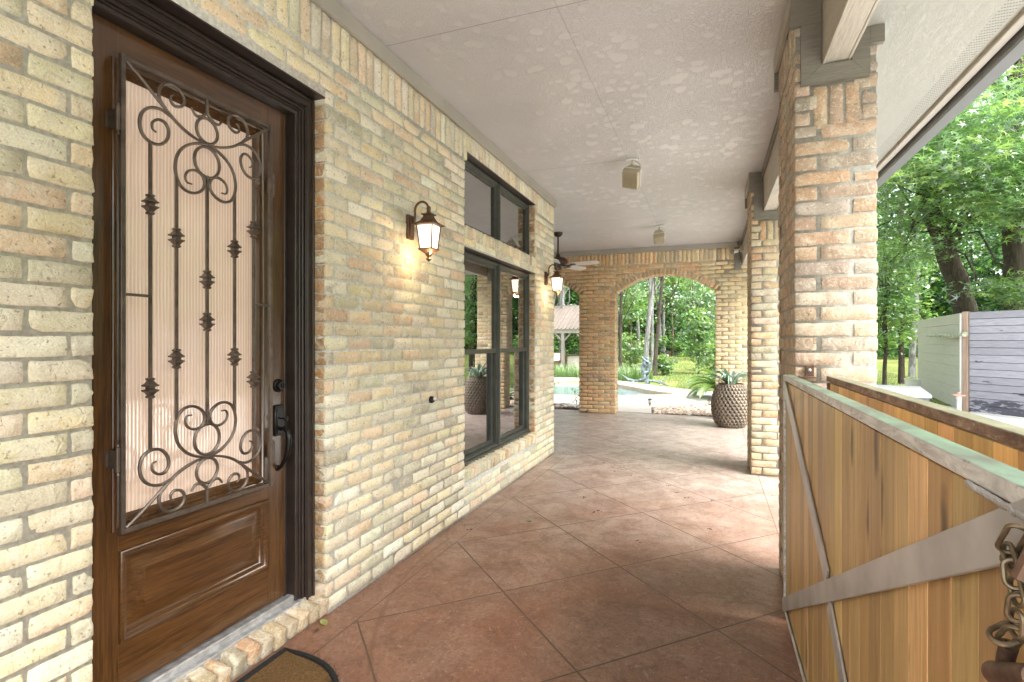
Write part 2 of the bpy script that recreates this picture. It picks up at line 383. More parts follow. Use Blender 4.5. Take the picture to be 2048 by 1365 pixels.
def m_floor():
    s = NT('stained_concrete'); sep = s.n('SeparateXYZ'); s.l(s.co, sep.inputs[0]); X, Y = sep.outputs[0], sep.outputs[1]
    wob = s.math('MULTIPLY', s.math('SUBTRACT', s.noise(5, 3), .5), .004)
    a = s.math('ADD', s.math('ADD', X, Y), wob); b = s.math('ADD', s.math('SUBTRACT', Y, X), wob)
    la = s.math('PINGPONG', s.math('ADD', s.math('SUBTRACT', a, .535), 1.0745*20), 1.0745/2)
    lb = s.math('PINGPONG', s.math('ADD', s.math('SUBTRACT', b, .49), 1.0745*20), 1.0745/2)
    def prof(d, w=.0080): return s.thin(d, w*.45, w)
    inside = s.math('MULTIPLY', s.math('GREATER_THAN', X, -1.607), s.math('LESS_THAN', X, .434))
    left_patio = s.math('MULTIPLY', s.math('LESS_THAN', X, -1.607), s.math('GREATER_THAN', Y, 6.3))
    dg = s.math('MULTIPLY', s.math('MAXIMUM', prof(la), prof(lb)), s.math('MAXIMUM', inside, left_patio))
    e1 = prof(s.math('ABSOLUTE', s.math('ADD', s.math('ADD', X, 1.607), wob)), .0035); e1 = s.math('MULTIPLY', e1, s.math('LESS_THAN', Y, 6.3))
    e2 = prof(s.math('ABSOLUTE', s.math('SUBTRACT', s.math('ADD', X, wob), .434)), .0035)
    ln = s.math('MAXIMUM', dg, s.math('MAXIMUM', e1, e2))
    n1 = s.noise(.85, 6, .6, None, .6); n2 = s.noise(4.5, 8, .7, None, .8); n3 = s.noise(60, 4, .7); n4 = s.noise(2.2, 5, .65, s.map((1, 1, 1), loc=(7, 2, 0)), 1.2)
    c = s.mix(s.ramp(n1, [(.32, 0), (.66, 1)]), (.245, .100, .056), (.32, .205, .148))
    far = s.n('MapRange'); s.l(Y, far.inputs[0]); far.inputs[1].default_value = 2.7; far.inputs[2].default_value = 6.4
    wear_sheen = s.math('ADD', s.math('MULTIPLY', far.outputs[0], .75), s.math('MULTIPLY', s.math('SUBTRACT', n4, .5), .8))  # paler with distance: real wear plus reflected outdoor light painted into the colour
    c = s.mix(s.ramp(wear_sheen, [(.05, 0), (.75, .85)]), c, (.50, .44, .40))
    c = s.mix(s.ramp(n2, [(.40, 0), (.62, .45)]), c, (.11, .050, .030))
    c = s.mix(s.ramp(n4, [(.60, 0), (.78, .22)]), c, (.40, .31, .24))
    n5 = s.noise(19, 7, .75, None, 1.5); c = s.mix(s.ramp(n5, [(.49, 0), (.60, .62)]), c, s.mix(1.0, c, (.62, .52, .46), 'MULTIPLY')); c = s.mix(s.ramp(n5, [(.30, .30), (.42, 0)]), c, (.42, .34, .28))
    c = s.mix(s.ramp(n3, [(.36, .5), (.5, 0)]), c, (.10, .06, .045)); c = s.mix(s.ramp(s.noise(26, 6, .75, s.map((1, .6, 1), rot=(0, 0, .6)), 2.5), [(.585, 0), (.61, .28)]), c, (.50, .43, .37))
    c = s.mix(s.ramp(s.noise(140, 2), [(.70, 0), (.76, .35)]), c, (.55, .48, .42))
    # arc scratch left by the screen door
    cx = s.math('SUBTRACT', X, .40); cy = s.math('SUBTRACT', Y, 3.03)
    rad = s.math('SQRT', s.math('ADD', s.math('MULTIPLY', cx, cx), s.math('MULTIPLY', cy, cy)))
    arc = s.thin(s.math('ABSOLUTE', s.math('SUBTRACT', rad, 2.087)), .003, .016)
    arc = s.math('MULTIPLY', arc, s.math('MULTIPLY', s.math('LESS_THAN', X, -1.30), s.math('MULTIPLY', s.math('LESS_THAN', Y, 3.25), s.math('GREATER_THAN', Y, 1.75))))
    c = s.mix(s.math('MULTIPLY', arc, .55), c, (.13, .055, .028))
    c = s.mix(s.math('MULTIPLY', ln, .88), c, s.mix(s.ramp(n2, [(.4, 0), (.6, 1)]), (.040, .022, .015), (.12, .075, .05)))
    rr = s.ramp(s.math('ADD', s.math('MULTIPLY', n2, .5), s.math('MULTIPLY', n3, .5)), [(.35, .30), (.65, .50)])
    h = s.math('SUBTRACT', s.math('MULTIPLY', n3, .12), ln)
    return s.out(c, rr, s.bump(h, .7, .003), spec=.52)
M['floor'] = m_floor()
def m_deck():
    s = NT('pool_deck_concrete'); n = s.noise(1.2, 6, .65); n2 = s.noise(40, 4)
    c = s.mix(s.ramp(n, [(.35, 0), (.7, 1)]), (.36, .33, .295), (.45, .415, .375)); c = s.mix(s.ramp(n2, [(.35, .2), (.5, 0)]), c, (.35, .28, .22))
    return s.out(c, .8, s.bump(n2, .3, .004))
M['deck'] = m_deck()
M['coping'] = mat_plain('coping_stone', (.42, .34, .24), .8, var=.15, scale=5, bump=.3)
def m_conc():
    s = NT('grey_concrete'); n = s.noise(1.5, 6, .65); n2 = s.noise(45, 4)
    return s.out(s.mix(s.ramp(n, [(.3, 0), (.7, 1)]), (.44, .44, .435), (.56, .56, .55)), .85, s.bump(n2, .3, .004))
M['concrete'] = m_conc()
def m_lawn():
    s = NT('lawn_soil'); n = s.noise(.5, 6, .6); n2 = s.noise(9, 5, .7); n3 = s.noise(.25, 4, .6, s.map(loc=(4, 9, 0)))
    c = s.mix(s.ramp(n2, [(.3, 0), (.7, 1)]), (.10, .14, .032), (.22, .26, .08))
    c = s.mix(s.ramp(n, [(.50, 0), (.68, .8)]), c, (.33, .29, .13)); c = s.mix(s.ramp(n3, [(.62, 0), (.72, .7)]), c, (.36, .26, .17))
    return s.out(c, .95, s.bump(n2, .8, .04), spec=.1)
M['lawn'] = m_lawn()
def m_water():
    s = NT('pool_water'); n = s.noise(7, 3, .5); s.out((.17, .25, .27), .08, s.bump(n, .12, .02), spec=.5); return s.m
M['water'] = m_water()
M['soil'] = mat_plain('mulch', (.09, .055, .035), .95, var=.5, scale=30, bump=1.0, bscale=50)
M['pebble'] = None
def m_tint(name, rough=.8, bump=.3, bs=60, spec=.4):
    s = NT(name); a = s.attr(); n = s.noise(bs*.4, 4)
    return s.out(s.mix(s.ramp(n, [(.3, 0), (.7, .35)]), a.outputs['Color'], s.mix(1.0, a.outputs['Color'], (.55, .5, .45), 'MULTIPLY')), rough, s.bump(s.noise(bs, 3), bump, .003), spec=spec)
M['pebble'] = m_tint('pebbles')
M['basket'] = m_tint('woven_wicker', .6, .4, 90)
M['cedar'] = mat_wood('cedar_boards', (.37, .23, .088), (.53, .345, .145), 'z', .5, .1, 1.0, knots=True, tint=True, bump=.3)
M['post_wood'] = mat_wood('pine_post', (.27, .175, .12), (.42, .31, .235), 'z', .7, 0, .6, knots=True, bump=.4)
def m_fence():
    s = NT('blue_grey_boards'); a = s.attr(); v = s.map((1.5, 1.5, 12)); n = s.noise(4, 6, .65, v); n2 = s.noise(1.3, 4, .6)
    sep = s.n('SeparateXYZ'); s.l(s.co, sep.inputs[0])
    c = s.mix(s.ramp(n, [(.3, 0), (.7, 1)]), (.265, .26, .30), (.375, .37, .41))
    c = s.mix(1.0, c, a.outputs['Color'], 'MULTIPLY')
    st = s.math('ADD', s.noise(2.2, 5, .6, s.map((1, 1, 3.5))), s.math('MULTIPLY', s.ramp(sep.outputs[2], [(.05, .24), (.50, .10), (.60, 0)]), 1.0))
    c = s.mix(s.ramp(st, [(.66, 0), (.70, .88)]), c, (.045, .045, .065))
    return s.out(c, .8, s.bump(n, .4, .004))
M['fence'] = m_fence()
def m_panel():
    s = NT('green_grey_panel'); n = s.noise(3, 5, .6, s.map((1, 1, 5))); n2 = s.noise(.9, 4)
    c = s.mix(s.ramp(n, [(.3, 0), (.7, 1)]), (.40, .39, .325), (.45, .44, .37)); c = s.mix(s.ramp(n2, [(.4, 0), (.7, .4)]), c, (.47, .45, .38))
    return s.out(c, .75, s.bump(n, .3, .004))
M['panel'] = m_panel()
def m_gsteel():
    s = NT('weathered_steel_rail'); sep = s.n('SeparateXYZ'); geo = s.n('NewGeometry'); sn = s.n('SeparateXYZ'); s.l(geo.outputs['Normal'], sn.inputs[0]); s.l(s.co, sep.inputs[0])
    n = s.noise(9, 7, .7, s.map((3, .8, 3)), .8); n2 = s.noise(60, 5, .7, s.map((1, .35, 1)))
    top = s.ramp(sn.outputs[2], [(.6, 0), (.9, 1)])
    side = s.mix(s.ramp(n, [(.35, 0), (.6, 1)]), (.42, .38, .37), (.78, .76, .74))
    side = s.mix(s.ramp(n2, [(.60, 0), (.68, .7)]), side, (.10, .06, .05))
    green = s.mix(s.ramp(s.noise(5, 6, .6, s.map((2, .8, 1), loc=(0, 1, 0)), .5), [(.40, 0), (.60, 1)]), (.11, .115, .09), (.175, .265, .185))
    green = s.mix(s.ramp(n2, [(.55, 0), (.66, .6)]), green, (.12, .11, .09))
    return s.out(s.mix(top, side, green), .5, s.bump(n2, .3, .002), metal=.15)
M['gate_steel'] = m_gsteel()
def m_gsteel2():
    s = NT('mossy_rust_rail'); geo = s.n('NewGeometry'); sn = s.n('SeparateXYZ'); s.l(geo.outputs['Normal'], sn.inputs[0])
    n = s.noise(14, 7, .7, s.map((2, .7, 2)), .6); n2 = s.noise(55, 5, .7, s.map((1, .4, 1)))
    top = s.ramp(sn.outputs[2], [(.6, 0), (.9, 1)])
    side = s.mix(s.ramp(n, [(.40, 0), (.6, 1)]), (.075, .040, .030), (.22, .15, .12)); side = s.mix(s.ramp(n2, [(.58, 0), (.66, .7)]), side, (.34, .30, .26))
    green = s.mix(s.ramp(n, [(.35, 0), (.65, 1)]), (.14, .135, .085), (.24, .24, .15))
    return s.out(s.mix(top, side, green), .6, s.bump(n2, .4, .002), metal=.1)
M['gate_rust'] = m_gsteel2()
M['bar'] = mat_plain('flat_steel_bar', (.48, .465, .455), .36, metal=.35, var=.30, scale=5, bump=.10, bscale=18)
def m_ribbed():
    s = NT('ribbed_glass'); sep = s.n('SeparateXYZ'); s.l(s.co, sep.inputs[0])
    rib = s.math('SINE', s.math('MULTIPLY', sep.outputs[1], 2*math.pi/.0135))
    cross = s.noise(9, 3, .5, s.map((1, 6, 1.2)))
    b = s.bump(s.math('ADD', s.math('MULTIPLY', rib, .5), s.math('MULTIPLY', cross, .15)), .22, .004)
    tint = s.mix(s.ramp(rib, [(0, 0), (1, 1)]), (.66, .49, .385), (.84, .68, .57))
    m = s.out(tint, .04, b, spec=.9)
    s.b.inputs['IOR'].default_value = 2.0; s.b.inputs['Emission Color'].default_value = (1, .74, .56, 1); s.b.inputs['Emission Strength'].default_value = .032  # the pane's own faint glow stands in for indoor light behind the door
    return m
M['ribbed'] = m_ribbed()
def m_lit():
    s = NT('lit_lantern_glass'); e = s.b
    s.out((.8, .72, .6), .3); e.inputs['Emission Color'].default_value = (1, .84, .62, 1); e.inputs['Emission Strength'].default_value = .42
    return s.m
M['lit'] = m_lit()
def m_coir():
    s = NT('coir'); n = s.noise(180, 3, .7); n1 = s.noise(9, 4)
    c = s.mix(s.ramp(n, [(.3, 0), (.7, 1)]), (.08, .045, .018), (.26, .155, .065)); c = s.mix(s.ramp(n1, [(.45, 0), (.65, .5)]), c, (.14, .085, .035))
    return s.out(c, .95, s.bump(n, 1.0, .008), spec=.1)
M['coir'] = m_coir(); M['coir_black'] = mat_plain('black_coir', (.012, .011, .010), .95, var=.4, scale=60, bump=1.0, bscale=160)
M['roof_metal'] = mat_plain('tan_metal_roof', (.24, .20, .175), .45, metal=.2, var=.12, scale=2)
M['grey_wood'] = mat_wood('weathered_wood', (.20, .18, .16), (.34, .31, .28), 'z', .8, 0, .6)
M['pale_lid'] = mat_plain('pale_grey_lid', (.25, .255, .265), .6, var=.15, scale=3)
M['lichen'] = mat_plain('lichen_branch', (.36, .38, .28), .9, var=.5, scale=18, bump=.8, bscale=40)
#=PART2=
# ================================================================ bricks
PAL_CREAM = [((.77, .67, .47), 5), ((.75, .69, .52), 5), ((.65, .62, .49), 4), ((.81, .76, .64), 4.5), ((.76, .62, .46), 3), ((.54, .51, .41), 1.3), ((.72, .56, .41), .9)]
PAL_PINK = [((.49, .35, .25), 5), ((.455, .345, .27), 4), ((.40, .33, .275), 4), ((.50, .39, .30), 3), ((.43, .37, .32), 3), ((.50, .345, .235), 1.5), ((.37, .31, .265), .8)]
PAL_MIX = [((.53, .43, .29), 4), ((.50, .37, .24), 4), ((.44, .40, .30), 4), ((.56, .36, .22), 1.5), ((.55, .45, .33), 3)]
PAL_BROWN = [((.74, .47, .25), 4), ((.69, .45, .25), 4), ((.77, .54, .32), 3), ((.62, .46, .29), 2), ((.44, .31, .20), .8), ((.77, .49, .27), 2)]
PAL_TAN = [((.70, .55, .33), 4), ((.63, .51, .32), 4), ((.72, .60, .40), 3), ((.54, .45, .30), 2), ((.42, .35, .24), .6), ((.72, .53, .32), 1)]

class Bricks:
    """rounded, slightly broken bricks: every brick is a small jittered box"""
    NX, NY, NZ = 8, 5, 3
    def __init__(s, seed): s.r = np.random.RandomState(seed); s.V = []; s.T = []; s.n = 0
    _top = None
    @classmethod
    def topo(c):
        if c._top is None:
            NX, NY, NZ = c.NX, c.NY, c.NZ; idx = {}; L = []
            for i in range(NX):
                for j in range(NY):
                    for k in range(NZ):
                        if i in (0, NX-1) or j in (0, NY-1) or k in (0, NZ-1): idx[i, j, k] = len(L); L.append((i, j, k))
            F = []
            for i in range(NX-1):
                for j in range(NY-1):
                    F.append((idx[i, j, NZ-1], idx[i+1, j, NZ-1], idx[i+1, j+1, NZ-1], idx[i, j+1, NZ-1]))
            for i in range(NX-1):
                for k in range(NZ-1):
                    F.append((idx[i, 0, k], idx[i+1, 0, k], idx[i+1, 0, k+1], idx[i, 0, k+1]))
                    F.append((idx[i, NY-1, k+1], idx[i+1, NY-1, k+1], idx[i+1, NY-1, k], idx[i, NY-1, k]))
            for j in range(NY-1):
                for k in range(NZ-1):
                    F.append((idx[0, j, k], idx[0, j, k+1], idx[0, j+1, k+1], idx[0, j+1, k]))
                    F.append((idx[NX-1, j+1, k], idx[NX-1, j+1, k+1], idx[NX-1, j, k+1], idx[NX-1, j, k]))
            c._top = (np.array(L), np.array(F))
        return c._top
    def add(s, c, u, v, w, hu, hv, hw, pal, flat=False, jit=1.0):
        """centre c; axes u (length), v (height), w (outward); half sizes. the +w face is the seen one"""
        L, F = s.topo(); r = s.r
        def g(h, n, rad):
            if n == 3: return np.array([-h, h-min(rad*1.5, h*.5), h])
            inner = np.linspace(-(h-rad), h-rad, n-2); return np.concatenate(([-h], inner, [h]))
        rad = min(.0042, hu*.3, hv*.3)
        gu, gv, gw = g(hu, s.NX, rad), g(hv, s.NY, rad), g(hw, s.NZ, rad)
        P = np.stack([gu[L[:, 0]], gv[L[:, 1]], gw[L[:, 2]]], 1)
        eu = np.abs(P[:, 0]) > hu-1e-6; ev = np.abs(P[:, 1]) > hv-1e-6; ew = P[:, 2] > hw-1e-6
        ne = eu.astype(int)+ev+ew
        P[:, 0] -= np.sign(P[:, 0])*eu*np.where(ne > 1, rad*.30*ne, 0)*.7
        P[:, 1] -= np.sign(P[:, 1])*ev*np.where(ne > 1, rad*.30*ne, 0)*.7
        P[:, 2] -= ew*np.where(ne > 1, rad*.42*(ne-.6), 0)
        # worn edges: irregular outline shared by front ring
        rt = r.rand(8)
        P[:, 1] += (np.sin(P[:, 0]/max(hu, .02)*3.1*(1+rt[0])+rt[1]*6.3)*.0011+r.randn(len(P))*.0006)*jit
        P[:, 0] += (np.sin(P[:, 1]/hv*2.5+rt[2]*6.3)*.0014+r.randn(len(P))*.0007)*jit
        P[:, 2] += (r.randn(len(P))*.00035+P[:, 0]/max(hu, .02)*r.randn()*.0012+P[:, 1]/hv*r.randn()*.0012+r.randn()*.0012)*jit
        if r.rand() < .42*jit:     # chipped / rounded corners
            for q in range(r.randint(1, 3)):
                sx, sy = r.choice([-1, 1]), r.choice([-1, 1]); cr = .008+.020*r.rand()
                d = np.hypot((P[:, 0]-sx*hu), (P[:, 1]-sy*hv)*1.2); k = np.clip(1-d/cr, 0, 1)
                P[:, 0] -= sx*k*cr*.45; P[:, 1] -= sy*k*cr*.35; P[:, 2] -= np.where(P[:, 2] > 0, k*.005, 0)
        u, v, w, c = (np.asarray(a, float) for a in (u, v, w, c))
        G = c+P[:, :1]*u+P[:, 1:2]*v+P[:, 2:3]*w
        cols = [p[0] for p in pal]; wt = np.array([p[1] for p in pal]); i = r.choice(len(pal), p=wt/wt.sum())
        col = np.array(cols[i])*(1+r.randn()*.07)*(1+r.randn(3)*.02)
        s.V.append(G); s.T.append(np.tile(np.append(np.clip(col, .03, .85), r.rand()), (len(G), 1))); s.n += 1
    def course(s, O, u, w, s0, s1, zc, hh, depth, pal, start, pitch=.2134, cuts=(), joint=.010):
        """one horizontal course between s0 and s1 with head joints at start+k*pitch; cuts = list of (a,b) gaps"""
        O, u, w = (np.asarray(a, float) for a in (O, u, w)); iv = [(s0, s1)]
        for a, b in cuts:
            nx = []
            for p, q in iv:
                if b <= p or a >= q: nx.append((p, q)); continue
                if a > p: nx.append((p, a))
                if b < q: nx.append((b, q))
            iv = nx
        k0 = math.floor((s0-start)/pitch)-1; k1 = math.ceil((s1-start)/pitch)+1
        for p, q in iv:
            js = [start+k*pitch for k in range(k0, k1+1) if p+.03 < start+k*pitch < q-.03]
            ed = [p-joint/2]+js+[q+joint/2]
            for a, b in zip(ed[:-1], ed[1:]):
                a2, b2 = a+joint/2+s.r.randn()*.0008, b-joint/2+s.r.randn()*.0008
                if b2-a2 < .018: continue
                c = O+u*((a2+b2)/2)+np.array([0, 0, zc+s.r.randn()*.0008])-w*(depth/2)
                s.add(c, u, (0, 0, 1), w, (b2-a2)/2, hh, depth/2, pal)
    def build(s, name, mat, parent=None, tag_=None):
        L, F = s.topo(); n = len(L); V = np.concatenate(s.V); T = np.concatenate(s.T)
        FF = (F[None]+(np.arange(s.n)*n)[:, None, None]).reshape(-1, 4)
        return V, FF, T
def brick_object(name, br, mats, mb, parent=None):
    """one mesh: bricks (material 0) + mortar body from mb (material 1)"""
    V, F, T = br.build(None, None)
    q = [f for f in mb.f]; assert all(len(f) == 4 for f in q)
    V2 = np.array(mb.v, float); F2 = np.array(q)+len(V)
    T2 = np.tile([.4, .4, .36, 0], (len(V2), 1))
    mi = np.concatenate([np.zeros(len(F)), np.ones(len(F2))])
    o = np_mesh(name, np.concatenate([V, V2]), np.concatenate([F, F2]), mats, parent, np.concatenate([T, T2]), mi)
    return o
PZ = .0715; HH = .0311; SG = .0042      # course pitch, half brick height, mortar recess

# ================================================================ the house
house = empty('brick_house', (WX, 3, 0), 'cream brick house wall with wooden entry door and dark framed window along the covered porch', 'house')
def hp(o):      # parent to the house keeping world place
    o.parent = house; o.matrix_parent_inverse = Matrix.Translation(house.location).inverted(); return o
DO = (1.074, 2.12, 0.0, 2.539)          # door opening y0,y1,z0,z1
WT = (3.685, 5.435, 2.245, 2.812)       # transom opening
WL = (3.685, 5.435, .345, 2.070)        # window opening
br = Bricks(3)
O = (WX, 0, 0); U = (0, 1, 0); WN = (1, 0, 0)
Y0 = -1.2
nz = int(2.735/PZ)
for k in range(nz+1):
    zc = (k+.5)*PZ+.012
    if zc+HH > 2.742: break
    cuts = []
    for (a, b, z0, z1) in (DO, WT, (WL[0], WL[1], .258, WL[3])):
        if zc+HH*.8 > z0 and zc-HH*.8 < z1: cuts.append((a, b))
    if WT[2]-.105 < zc < WT[2]: cuts.append((WT[0], WT[1]))
    br.course(O, U, WN, Y0, YE, zc, HH, .092, PAL_CREAM, .048 if k % 2 else .048+.1067, cuts=cuts)
# header course bridging the window / soldiers along the top
y = Y0
while y < YE-.03:
    z0 = 2.822 if WT[0]-.02 < y < WT[1]-.03 else 2.748
    br.add((WX-.046, y+.0355, (z0+2.958)/2), (0, 0, 1), (0, -1, 0), WN, (2.958-z0)/2, .0308, .046, PAL_CREAM); y += .0715
y = WT[0]+.004
while y < WT[1]-.05:                     # rowlock under the transom and the sloping sill
    br.add((WX-.042, y+.033, WT[2]-.052), (0, 0, 1), (0, -1, 0), WN, .050, .0290, .048, PAL_CREAM)
    y += .0675
y = WL[0]+.004
while y < WL[1]-.05:
    a = R(9); w = (math.cos(a), 0, -math.sin(a)*0); 
    up = np.array([math.sin(a), 0, math.cos(a)]); w = np.array([math.cos(a), 0, -math.sin(a)])
    br.add(np.array([WX-.040, y+.033, .318]), up, (0, -1, 0), w, .044, .0290, .058, PAL_CREAM+[((.60, .44, .24), 4)])
    y += .0675
y = DO[0]+.004
while y < DO[1]-.04:                     # door sill rowlocks
    a = R(9); up = np.array([math.sin(a), 0, math.cos(a)]); w = np.array([math.cos(a), 0, -math.sin(a)])
    br.add(np.array([WX-.053, y+.0345, .052]), up, (0, -1, 0), w, .040, .0305, .058, PAL_MIX)
    y += .071
# jambs of the openings (brick returns behind the face bricks)
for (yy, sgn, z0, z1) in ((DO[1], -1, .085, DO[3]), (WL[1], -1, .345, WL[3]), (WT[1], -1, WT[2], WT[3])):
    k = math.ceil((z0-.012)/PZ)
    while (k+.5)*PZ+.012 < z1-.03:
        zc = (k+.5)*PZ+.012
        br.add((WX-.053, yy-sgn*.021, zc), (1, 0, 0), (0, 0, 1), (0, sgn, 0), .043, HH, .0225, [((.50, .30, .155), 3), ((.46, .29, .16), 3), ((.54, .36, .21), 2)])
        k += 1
mb = MB(); XI = WX-.30; XM = WX-SG
def wallbox(y0, y1, z0, z1): mb.box(XI, XM, y0, y1, z0, z1)
g = .012
wallbox(Y0+.004, DO[0]-.004, 0, CEIL+.02); wallbox(DO[0]-.004, DO[1]+g, DO[3]+.008, CEIL+.02)
mb.box(XI, WX-.010, DO[0]-.004, DO[1]+g, 0, .058)
wallbox(DO[1]+g, WL[0]-g, 0, CEIL+.02)
wallbox(WL[0]-g, WL[1]+g, 0, .30); wallbox(WL[0]-g, WL[1]+g, WL[3]+.008, WT[2]-.02); wallbox(WL[0]-g, WL[1]+g, WT[3]+.008, CEIL+.02)
wallbox(WL[1]+g, YE-.004, 0, CEIL+.02)
hp(brick_object('wall', br, [M['brick'], M['mortar']], mb))
# rest of the house body: end walls, floor of the rooms, back wall
mb = MB()
mb.box(-6.6, XI-.002, YE-.30, YE-.006, 0, CEIL+.02); mb.box(-6.6, XI-.002, Y0+.006, Y0+.2, 0, CEIL+.02); mb.box(-6.8, -6.602, Y0, 9.84, 0, CEIL+.02)
mb.box(-6.6, XI-.002, Y0+.2, YE-.30, .10, .13)
hp(mb.build('inner_wall', M['interior']))
# steel lintels
for o_ in (DO, WL, WT):
    mb = MB(); mb.box(WX-.09, WX-.004, o_[0], o_[1], o_[3]+.001, o_[3]+.008); hp(mb.build('lintel', M['dark_frame']))

# ---- door frame: stepped mouldings
def frame_U(mb, steps, yl, yr, zt, zb=.02):
    """steps: list of (inset_from_opening0, inset1, x_back, x_face)"""
    for i0, i1, xb, xf, *zz in steps:
        b = .003
        mb.box(xb, xf, yr-i1, yr-i0, zb, zt-i0, b)
        mb.box(xb, xf-.0006, yl+.004, yr-i1+.002, zt-i1, zt-i0-.0005, b)
mb = MB(); yr, yl, zt = DO[1]-.003, DO[0]+.003, DO[3]-.003
frame_U(mb, [(0, .014, -1.96, -1.836), (.014, .044, -1.96, -1.842), (.044, .050, -1.96, -1.848), (.050, .060, -1.96, -1.858), (.060, .069, -1.96, -1.851), (.069, .078, -1.96, -1.862), (.078, .098, -1.96, -1.868), (.098, .118, -1.96, -1.9155)], yl, yr, zt, .078)
mb.box(-1.96, -1.9175, 1.04, 1.152, .079, 2.43)
fr = hp(mb.build('door_frame', M['dark_frame'], smooth=False))
mb = MB()
mb.box(-1.98, -1.878, DO[0]+.01, DO[1]-.055, .085, .128, .004)
for i in range(9): mb.box(-1.9125+i*.0036, -1.9105+i*.0036, DO[0]+.012, DO[1]-.06, .1275, .1305)
mb.box(-1.882, -1.846, DO[0]+.01, DO[1]-.05, .078, .104, .004); mb.box(-1.850, -1.838, DO[0]+.01, DO[1]-.05, .076, .090, .003)
o = mb.build('threshold', M['alu']); o.parent = fr

# ---- door leaf
DX = -1.915; DY0, DY1, DZ0, DZ1 = 1.154, 1.998, .134, 2.436
GY0, GY1, GZ0, GZ1 = 1.252, 1.832, .735, 2.280       # glass
PY0, PY1, PZ0, PZ1 = 1.245, 1.888, .318, .612        # raised panel recess
mb = MB(); mb.cur = 0
mb.box(DX-.045, DX, DY0, PY0-.006, DZ0, DZ1, .002); mb.box(DX-.045, DX, PY1+.006, DY1, DZ0, DZ1, .002); mb.box(DX-.045, DX-.0003, GY1+.022, PY1+.0065, PZ1+.012, DZ1-.0005)
# the raised panel is wider than the glass: its right stile part starts at PY1
mb.cur = 1
mb.box(DX-.045, DX-.0008, PY0-.008, GY1+.024, GZ1+.02, DZ1-.001, .001)
mb.box(DX-.045, DX-.0008, PY0-.008, PY1+.008, PZ1+.012, GZ0-.02, .001)
mb.box(DX-.045, DX-.0008, PY0-.008, PY1+.008, DZ0+.001, PZ0-.012, .001)
door = hp(mb.build('door', [M['door_v'], M['door_h']]))
# moulding round the glass
def ring(mb, y0, y1, z0, z1, prof, X):
    """rectangular moulding ring; prof = list of (inset, x offset)"""
    n = len(prof); vs = []
    for (i, dx) in prof:
        vs += [(X+dx, y0+i, z0+i), (X+dx, y1-i, z0+i), (X+dx, y1-i, z1-i), (X+dx, y0+i, z1-i)]
    fs = []
    for k in range(n-1):
        for c in range(4):
            fs.append((k*4+c, k*4+(c+1) % 4, (k+1)*4+(c+1) % 4, (k+1)*4+c))
    mb.add(vs, fs)
mb = MB()
ring(mb, GY0-.040, GY1+.040, GZ0-.040, GZ1+.040, [(0, -.001), (.001, .007), (.006, .011), (.010, .011), (.014, .006), (.020, .004), (.026, .008), (.032, .007), (.037, .001), (.042, -.004), (.046, -.014), (.050, -.018)], DX)
o = mb.build('glass_moulding', M['door_v'], smooth=True); hp(o); o.parent = door
mb = MB()
ring(mb, PY0-.008, PY1+.008, PZ0-.014, PZ1+.014, [(0, -.001), (.001, .006), (.005, .010), (.012, .012), (.018, .009), (.022, .003), (.028, .001), (.031, -.006), (.036, -.014), (.040, -.016), (.050, -.016), (.060, -.012), (.085, -.001), (.090, .002), (.094, .002)], DX)
mb.add([(DX+.002, y, z) for y, z in ((PY0+.086, PZ0+.080), (PY1-.086, PZ0+.080), (PY1-.086, PZ1-.080), (PY0+.086, PZ1-.080))], [(0, 1, 2, 3)])
o = mb.build('raised_panel', M['door_h'], smooth=True); o.parent = door
mb = MB(); mb.box(DX-.028, DX-.020, GY0-.005, GY1+.005, GZ0-.005, GZ1+.005)
o = mb.build('ribbed_glass_pane', M['ribbed']); o.parent = door

# ---- wrought iron grille
GX = -1.872; gc, gz, hw, hz = 1.546, 1.5095, .323, .8075
mb = MB(); t = .0085
for s_ in (-1, 1):
    mb.box(GX-.010, GX+.006, gc+s_*hw-t, gc+s_*hw+t, gz-hz-t, gz+hz+t, .002)
    mb.box(GX-.0095, GX+.0055, gc-hw+t, gc+hw-t, gz+s_*hz-t, gz+s_*hz+t, .002)
def P2(pts): return [(GX, gc+a, gz+b) for a, b in pts]
def smooth_pts(pts, n=5):
    out = []; p = [Vector((a, b, 0)) for a, b in pts]; p = [p[0]*2-p[1]]+p+[p[-1]*2-p[-2]]
    for i in range(1, len(p)-2):
        for k in range(n):
            t_ = k/n; a, b, c, d = p[i-1], p[i], p[i+1], p[i+2]
            q = .5*((2*b)+(c-a)*t_+(2*a-5*b+4*c-d)*t_*t_+(3*b-a-3*c+d)*t_**3); out.append((q.x, q.y))
    out.append((p[-2].x, p[-2].y)); return out
def spiral(cx, cy, r0, r1, a0, a1, n=26):
    return [(cx+(r0+(r1-r0)*(i/n)**.8)*math.cos(a0+(a1-a0)*i/n), cy+(r0+(r1-r0)*(i/n)**.8)*math.sin(a0+(a1-a0)*i/n)) for i in range(n+1)]
